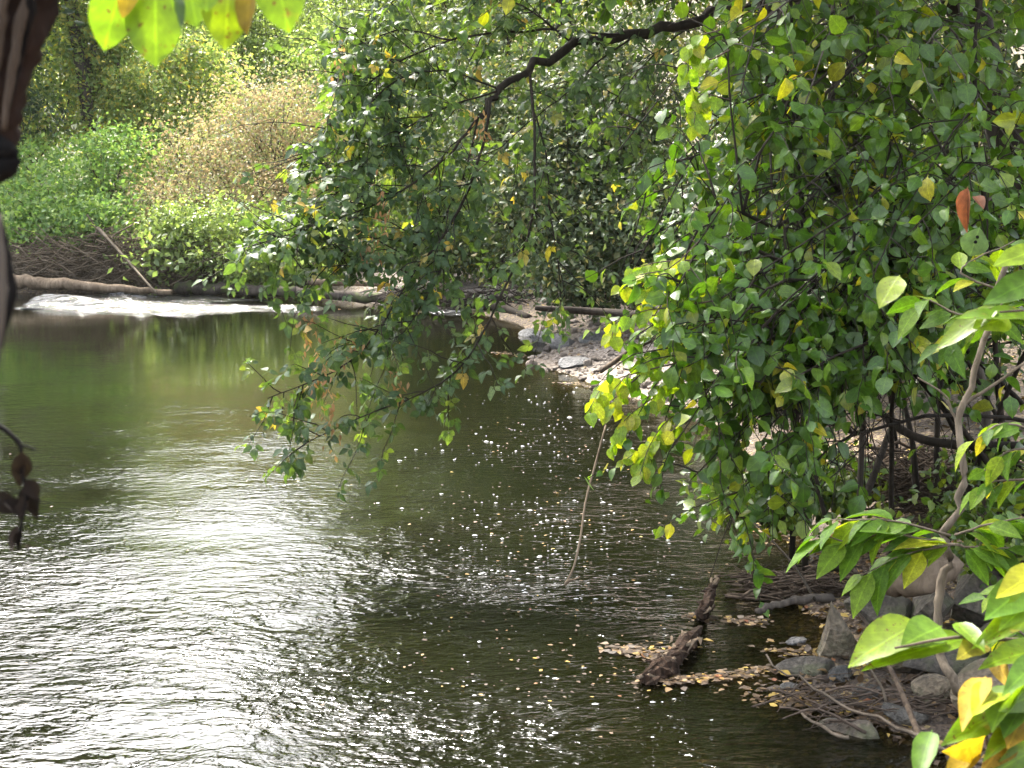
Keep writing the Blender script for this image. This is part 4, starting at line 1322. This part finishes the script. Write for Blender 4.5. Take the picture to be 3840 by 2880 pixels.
# ------------------------------------------------------------------ tall leafy tree at the right edge with upright stems
base = np.array([3.1, 9.6, gz(3.1, 9.6)])
T = Plant('leafy_tree', base, 'tall many-stemmed leafy tree filling the upper right with thin upright trunks', 'tree', LM['tall'], T_mix, B_grey, 104)
stems = [[(812, 300), (800, 200), (797, 110), (792, 20), (800, -80)], [(868, 230), (838, 190), (836, 120), (832, 40), (838, -60)], [(800, 300), (803, 230), (783, 60), (768, 30)], [(985, 400), (962, 290), (955, 160), (962, 60), (958, -70)],
         [(1000, 400), (985, 220), (975, 90), (985, -60)], [(880, 60), (870, 20), (862, -60)], [(756, 130), (768, 80), (780, 35)], [(940, 380), (950, 300), (948, 200), (940, 60)]]
polys = []
for k, s in enumerate(stems):
    d = 7.9 + .25 * (k % 4)
    pts = [P(a, b, d) for a, b in s]
    g0 = pts[0].copy(); g0[2] = gz(g0[0], g0[1]) if k not in (5, 6) else g0[2]
    polys.append(T.branch([g0] + pts if k not in (5, 6) else pts, .03 if k in (3,) else .018, .010, 'trunk', 20, 7, B_grey if k in (1, 3) else B_dark))
OUT2 = nrm(np.array([-.25, -.8, .35]))
for k in range(62):
    poly0 = polys[int(T.rng.integers(0, len(polys)))]
    s0 = poly0[int(T.rng.integers(6, 20))]
    e = P(T.rng.uniform(690, 1050), T.rng.uniform(-60, 330), T.rng.uniform(7.0, 9.0))
    if e[2] < 1.3:
        e[2] += .6
    mid = (s0 + e) / 2 + UPZ * .15
    poly = T.branch([s0, mid, e - UPZ * .1], .010, .003, 'branch', 10, 4)
    for tw in sprouts(poly, 8, (.25, .6), T.rng, .9, .5, .0, .6, .25):
        T.twig(tw, .004, .0015, 3)
        T.leaf_on(tw, int(T.rng.integers(5, 9)), (.05, .135), OUT2, .6, .4, .2, .55)
# canopy above the frame
for k in range(30):
    s0 = polys[int(T.rng.integers(0, 5))][-1]
    e = np.array([T.rng.uniform(-.3, 5.5), T.rng.uniform(6.5, 12), T.rng.uniform(3.3, 6.5)])
    poly = T.branch([s0, (s0 + e) / 2 + UPZ * .5, e], .018, .005, 'branch', 8, 4)
    for tw in sprouts(poly, 11, (.4, .9), T.rng, .9, .6, .1, .3, .2):
        T.twig(tw, .005, .002, 3)
        T.leaf_on(tw, 12, (.09, .14), UPZ, .4, .2)
T.finish(300)

# small pale-leaved climber hanging between
T3 = Plant('pale_climber', P(640, 60, 10.5), 'pale grey-green climber strand hanging between box elder and leafy tree', 'vine', LM['boxelder'], T_comp, B_twig, 105)
for pts in [[(660, 60), (630, 80), (605, 100), (592, 125)], [(655, 100), (630, 125), (612, 150), (605, 172)], [(670, 70), (650, 100), (640, 140), (645, 180)], [(690, 130), (665, 150), (650, 190), (640, 215)]]:
    poly = spline([P(a, b, 10.3) for a, b in pts], 10)
    T3.twig(poly, .005, .002)
    for tw in sprouts(poly, 7, (.12, .3), T3.rng, .8, .5, 0, .8, .1):
        T3.twig(tw, .003, .001, 3)
        T3.leaf_on(tw, 6, (.09, .14), OUT, .8, .5)
T3.finish(200)

# ------------------------------------------------------------------ hanging bare twig over the pool
o = empty('hanging_twig', P(604, 425, 7.2), 'single bare twig hanging down over the pool with a dry tuft at its tip', 'twig')
poly = spline([P(606, 425, 7.2), P(596, 462, 7.15), P(586, 500, 7.1), P(580, 540, 7.05), P(574, 566, 7.05), P(565, 585, 7.05)], 20)
tube_obj('stem', poly, np.linspace(.0055, .0045, 20), B_log, o, P(604, 425, 7.2), 5, .1, 3)
tube_obj('tuft', spline([P(565, 585, 7.05), P(568, 581, 7.05), P(576, 579, 7.05), P(580, 576, 7.05)], 6), [.004, .009, .007, .003, .004, .001], B_log, o, P(604, 425, 7.2), 6, .3, 4)

# ------------------------------------------------------------------ sapling in front of the rocks, right edge
base = np.array(on_ground(975, 705))
T = Plant('sapling', base, 'slender crooked sapling with pale stem and broad drooping leaves before the boulders', 'sapling', LM['fg'], T_sap, B_pale, 106)
D = 5.3
T.branch([base, P(958, 690, D), P(942, 655, D), P(938, 620, D), P(942, 580, D), P(950, 556, D), P(944, 535, D), P(958, 510, D), P(962, 470, D), P(957, 420, D), P(968, 385, D), P(985, 340, D), P(995, 300, D), P(1010, 250, D)], .018, .010, 'trunk', 40, 8)
T.branch([P(958, 425, D), P(950, 405, D), P(945, 395, D), P(918, 378, D)], .006, .003, 'branch', 10, 5)
T.branch([P(962, 405, D), P(985, 390, D), P(1030, 360, D)], .008, .005, 'branch', 8, 5)
low = [[(960, 545), (925, 540), (890, 532), (850, 540), (815, 535)], [(960, 545), (930, 548), (900, 556), (860, 575)], [(955, 535), (985, 525), (1010, 520), (1040, 515)], [(960, 545), (985, 548), (1030, 548)], [(950, 535), (900, 522), (870, 520), (830, 520)]]
for pts in low:
    poly = T.branch([P(a, b, D - .3) for a, b in pts], .005, .002, 'branch', 12, 4)
    T.leaf_on(poly, 15, (.11, .19), nrm(np.array([-.1, -.25, 1])), .45, .5, .05, .22, .5, 1.0)
for pts in [[(990, 310), (960, 315), (930, 300), (920, 305)], [(985, 340), (1005, 300), (1030, 280)], [(1000, 290), (960, 270), (1015, 240)], [(1005, 265), (1020, 250), (1040, 255)], [(990, 320), (965, 335), (945, 345)], [(990, 325), (1015, 315), (1040, 320)]]:
    poly = T.branch([P(a, b, D - .2) for a, b in pts], .005, .002, 'branch', 10, 4)
    T.leaf_on(poly, 9, (.09, .15), nrm(np.array([-.2, -.4, .9])), .5, .45, .1, .28, .55, .9)
for pts in [[(1040, 430), (1000, 425), (975, 440)], [(1040, 450), (1010, 450), (985, 470)], [(1040, 480), (1000, 480), (975, 490)], [(1035, 600), (1010, 590), (985, 600)], [(1040, 650), (1015, 630), (1000, 640)]]:
    poly = T.branch([P(a, b, D - .6) for a, b in pts], .005, .002, 'branch', 8, 4)
    T.leaf_on(poly, 9, (.07, .12), nrm(np.array([-.2, -.4, .9])), .5, .45, .1, .3, .55, .9)
T.finish(300)


def hand_leaf(root, base, tip_a, tip_b, d0, d1, wf, mat, nor, seed, n=8, fold=.12, curl=.08, name='leaf', width=None):
    """one large leaf from its stalk pixel tip_a to its tip pixel tip_b"""
    a, b = P(*tip_a, d0), P(*tip_b, d1)
    L = np.linalg.norm(b - a)
    V, T_, L_ = blade(n, wf, fold, curl, .04, .012, seed, .03)
    if width:
        V[:, 1] *= width
    Rm = frames((b - a)[None], np.asarray(nor, float)[None])[0]
    me = mesh(name, V @ Rm.T * L + a - np.asarray(base), T_, mat, True, np.full(len(V), (seed * .37) % 1), L_)
    return obj(name, me, root)


# dead curled leaf by the sapling and the pale leaf with holes
o = empty('dead_leaf', P(968, 186, 5.2), 'curled rusty orange dead leaf caught in the branches at the right edge', 'leaf')
hand_leaf(o, P(968, 186, 5.2), (968, 186), (964, 232), 5.2, 5.2, w_ovate, LM['rust'], (-.6, -1, .2), 3, fold=1.1, curl=.3, width=.5)
hand_leaf(o, P(968, 186, 5.2), (974, 196), (984, 208), 5.2, 5.15, w_ovate, LM['rust'], (.2, -1, .3), 4, fold=.6)
o = empty('pale_leaf', P(972, 226, 5.0), 'pale green leaf with two dark holes hanging under the dead leaf', 'leaf')
hand_leaf(o, P(972, 226, 5.0), (980, 226), (970, 256), 5.0, 5.0, w_obov, LM['boxelder'], (-.1, -1, .5), 5, width=1.25)
for (hx, hy) in ((977.5, 237), (975.5, 242)):
    V, T_ = tube_arr(np.array([P(hx, hy, 4.985), P(hx, hy, 4.98)]), .006, 8)
    obj('hole', mesh('hole', V - P(972, 226, 5.0), T_, B_black), o)

# near lime leaves low on the right: a close branch tip
o = empty('near_branch', P(1060, 640, 2.6), 'close yellow-green leafy branch tip reaching in from the right edge above the boulder', 'branch')
bp = P(1060, 640, 2.6)
tube_obj('stem', spline([P(1080, 636, 2.6), P(1020, 640, 2.55), P(960, 637, 2.5), P(895, 648, 2.45)], 14), np.linspace(.005, .002, 14), B_twig, o, bp, 6, .1, 2)
NU = (-.15, -.75, .65)
for k, (a, b, wd, mt, nn) in enumerate([((922, 622), (851, 656), .72, 'glow', (-.3, -.6, .8)), ((972, 638), (866, 657), .42, 'glow', (0, -.5, 1)), ((942, 626), (906, 640), .8, 'fg', NU), ((955, 622), (985, 645), .6, 'glow', (0, -.6, 1)), ((1050, 648), (984, 658), .5, 'glow', (0, -.5, 1)),
                                        ((1040, 606), (978, 640), .42, 'glow', NU), ((1030, 585), (990, 612), .75, 'fg', NU), ((1045, 590), (1004, 622), .6, 'fg', NU), ((985, 642), (962, 652), .6, 'yellow', NU), ((996, 648), (1004, 684), .55, 'yellow', (-.6, -.8, .2)), ((1040, 570), (1002, 590), .6, 'fg', NU)]):
    hand_leaf(o, bp, a, b, 2.55, 2.45, w_ovate, LM[mt], nn, 10 + k, 9, .2, .14, width=wd)
o = empty('near_branch', P(1060, 316, 2.9), 'close long lime leaf spray at the right edge beside the sapling top', 'branch')
bp = P(1060, 316, 2.9)
tube_obj('stem', spline([P(1090, 300, 2.9), P(1050, 308, 2.9), P(1000, 312, 2.85)], 8), np.linspace(.004, .002, 8), B_twig, o, bp, 6, .1, 2)
for k, (a, b, wd, mt, nn) in enumerate([((1045, 318), (957, 310), .42, 'glow', (0, -.5, 1)), ((1000, 305), (935, 345), .5, 'glow', (-.4, -.6, .7)), ((900, 275), (879, 305), .9, 'glow', (-.4, -.8, .5)), ((1045, 275), (985, 300), .7, 'fg', NU), ((1010, 318), (975, 325), 1.0, 'fg', NU), ((1040, 250), (995, 262), .7, 'fg', NU)]):
    hand_leaf(o, bp, a, b, 2.9, 2.85, w_ovate, LM[mt], nn, 30 + k, 9, .12, .1, width=wd)

# yellowing sprigs in the bottom right corner, close to the lens
o = empty('corner_sprig', P(1010, 800, 2.2), 'blurred yellow and green leafy sprig in the bottom right corner', 'branch')
bp = P(1010, 800, 2.2)
tube_obj('stem', spline([P(1010, 830, 2.2), P(995, 770, 2.2), P(985, 730, 2.2), P(1000, 690, 2.2)], 10), np.linspace(.005, .002, 10), B_twig, o, bp, 6, .1, 2)
rk = np.random.default_rng(131)
for k, (a, b, wd, mt) in enumerate([((986, 676), (960, 716), .55, 'yellow'), ((1015, 684), (988, 716), .7, 'fg'), ((1030, 700), (1004, 722), .7, 'fg'), ((1000, 712), (952, 734), .55, 'glow'), ((1040, 722), (985, 742), .5, 'glow'), ((985, 738), (958, 758), .6, 'yellow'), ((1012, 730), (992, 764), .6, 'yellow'),
                                    ((932, 730), (916, 776), .5, 'fg'), ((1040, 745), (1002, 770), .55, 'glow'), ((1000, 690), (976, 700), .7, 'fg'), ((1040, 690), (1014, 706), .6, 'glow'), ((975, 750), (948, 775), .5, 'yellow'), ((1030, 762), (1000, 790), .6, 'fg'), ((1040, 660), (1010, 682), .5, 'fg'), ((1024, 715), (1012, 735), .8, 'yellow')]):
    hand_leaf(o, bp, a, b, 2.2, 2.1, w_ovate, LM[mt], nrm(np.array([-.2, -.6, .7]) + rk.normal(size=3) * .3), 50 + k, 8, .25, .2, width=wd)
stick('near_twig', [P(765, 660, 3.2), P(830, 694, 3.0), P(900, 730, 2.8), P(980, 762, 2.6), P(1050, 795, 2.5)], .002, .0055, B_dark, 'blurred brown twig slanting across the bottom right corner', 'twig', 22, 6, knots=.005)

# ------------------------------------------------------------------ close things at the left and top
bp = P(20, -40, 1.15)
o = empty('hanging_limb', bp, 'thick dark dead limb hanging close to the lens in the top left corner', 'limb')
tube_obj('limb', spline([P(34, -60, 1.15), P(20, 0, 1.15), P(8, 60, 1.15), P(-2, 120, 1.15), P(-8, 175, 1.15)], 24), np.linspace(.028, .015, 24), B_red, o, bp, 14, .26, 5)
tube_obj('strip', spline([P(42, -40, 1.12), P(22, 20, 1.12), P(12, 70, 1.12), P(4, 130, 1.12)], 16), np.linspace(.006, .002, 16), B_brown, o, bp, 7, .3, 6)
tube_obj('strip', spline([P(30, -40, 1.11), P(30, 10, 1.12), P(20, 60, 1.13), P(8, 110, 1.13)], 16), np.linspace(.005, .0015, 16), B_black, o, bp, 7, .4, 8)
tube_obj('strip', spline([P(8, -40, 1.11), P(2, 20, 1.115), P(-4, 80, 1.12)], 16), np.linspace(.005, .002, 16), B_brown, o, bp, 7, .4, 9)
tube_obj('knot', spline([P(-14, 140, 1.15), P(2, 152, 1.14), P(16, 158, 1.14), P(8, 166, 1.14), P(-12, 172, 1.15)], 12), [.012, .013, .013, .011, .009, .006, .005, .006, .009, .011, .011, .008], B_black, o, bp, 9, .2, 7)
bp = P(0, 180, 1.0)
stick('hanging_vine', [P(-14, 170, 1.0), P(3, 235, 1.0), P(9, 265, 1.0), P(11, 300, 1.0), P(-2, 345, 1.0)], .0025, .0035, B_black, 'thin dark vine curving down the left edge', 'vine', 16, 6, knots=.0006)
stick('grey_vine', [P(-8, 215, .9), P(-2, 270, .9), P(-1, 310, .9), P(-9, 380, .9)], .0055, .0035, B_grey, 'blurred grey stem at the very left edge', 'vine', 14, 7)
bp = P(0, 425, 1.3)
o = empty('dead_twig', bp, 'black dead twig with withered clumps hanging at the left edge over the bright water', 'twig')
tube_obj('stem', spline([P(-20, 415, 1.3), P(5, 430, 1.3), P(20, 445, 1.3), P(22, 470, 1.3), P(27, 500, 1.3), P(22, 520, 1.3), P(18, 550, 1.3)], 18), np.linspace(.0022, .0018, 18), B_black, o, bp, 6, .2, 2)
tube_obj('side_twig', spline([P(20, 445, 1.3), P(28, 447, 1.3), P(35, 449, 1.3)], 5), .0014, B_black, o, bp, 5, .2, 2)
wr = np.random.default_rng(171)
for k, (pa, pb, wd) in enumerate([((21, 450), (25, 482), 1.0), ((22, 456), (18, 488), .8), ((26, 478), (38, 500), 1.1), ((34, 482), (28, 518), 1.3), ((-8, 496), (20, 512), 1.0), ((2, 500), (28, 514), .9), ((26, 494), (20, 520), 1.0), ((18, 524), (18, 553), .9), ((22, 530), (14, 546), .8), ((28, 506), (36, 512), .9), ((24, 545), (30, 549), 1.2)]):
    hand_leaf(o, bp, pa, pb, 1.3 + wr.uniform(-.01, .01), 1.3, w_lance, LM['withered'], nrm(wr.normal(size=3) + np.array([0, -1, 0])), 90 + k, 6, .9, wr.uniform(-.3, .5), 'withered_leaf', width=1.5 * wd)

bp = P(190, -60, 1.45)
o = empty('leafy_sprig', bp, 'bright lime spotted leaves hanging from the top edge close to the lens', 'branch')
tube_obj('stem', spline([P(60, -60, 1.45), P(160, -40, 1.45), P(230, -45, 1.45), P(330, -60, 1.45)], 14), .003, B_twig, o, bp, 6, .1, 2)
NL = (-.1, -1, .35)
for k, (a, b, wd, mt, nn) in enumerate([((128, -42), (104, 47), .66, 'glow', (.25, -1, .2)), ((156, -40), (154, 63), .70, 'glow', (0, -1, .3)), ((140, -35), (122, 15), .45, 'yellow', (.1, -1, .2)), ((182, -56), (194, 24), .62, 'glow', (-.2, -1, .3)), ((232, -46), (224, 46), .66, 'glow', (.1, -1, .3)), ((254, -45), (243, 32), .42, 'yellow', (-.5, -1, .2)), ((268, -58), (288, 29), .68, 'glow', (0, -1, .25)), ((168, -30), (184, 24), .28, 'boxelder', (.7, -.6, .2)), ((205, -60), (206, 8), .7, 'glow', (.1, -1, .2))]):
    hand_leaf(o, bp, a, b, 1.45 - .012 * k, 1.42 - .012 * k, w_obov, LM[mt], nn, 70 + k, 12, .16, .08, width=wd)


# ------------------------------------------------------------------ thin summer haze over the stream
hm = bpy.data.materials.new('haze')
hm.use_nodes = True
ht = hm.node_tree
ht.nodes.remove(ht.nodes['Principled BSDF'])
pv = ht.nodes.new('ShaderNodeVolumePrincipled')
pv.inputs['Color'].default_value = (.95, .95, .92, 1)
pv.inputs['Density'].default_value = .00018
ht.links.new(pv.outputs[0], ht.nodes['Material Output'].inputs['Volume'])
bm = bmesh.new()
bmesh.ops.create_cube(bm, size=1)
me = bpy.data.meshes.new('haze')
bm.to_mesh(me); bm.free()
me.materials.append(hm)
o = obj('haze', me)
o.location = (0, 42, 14.4)
o.scale = (130, 124, 32.8)
tag(o, kind='stuff')
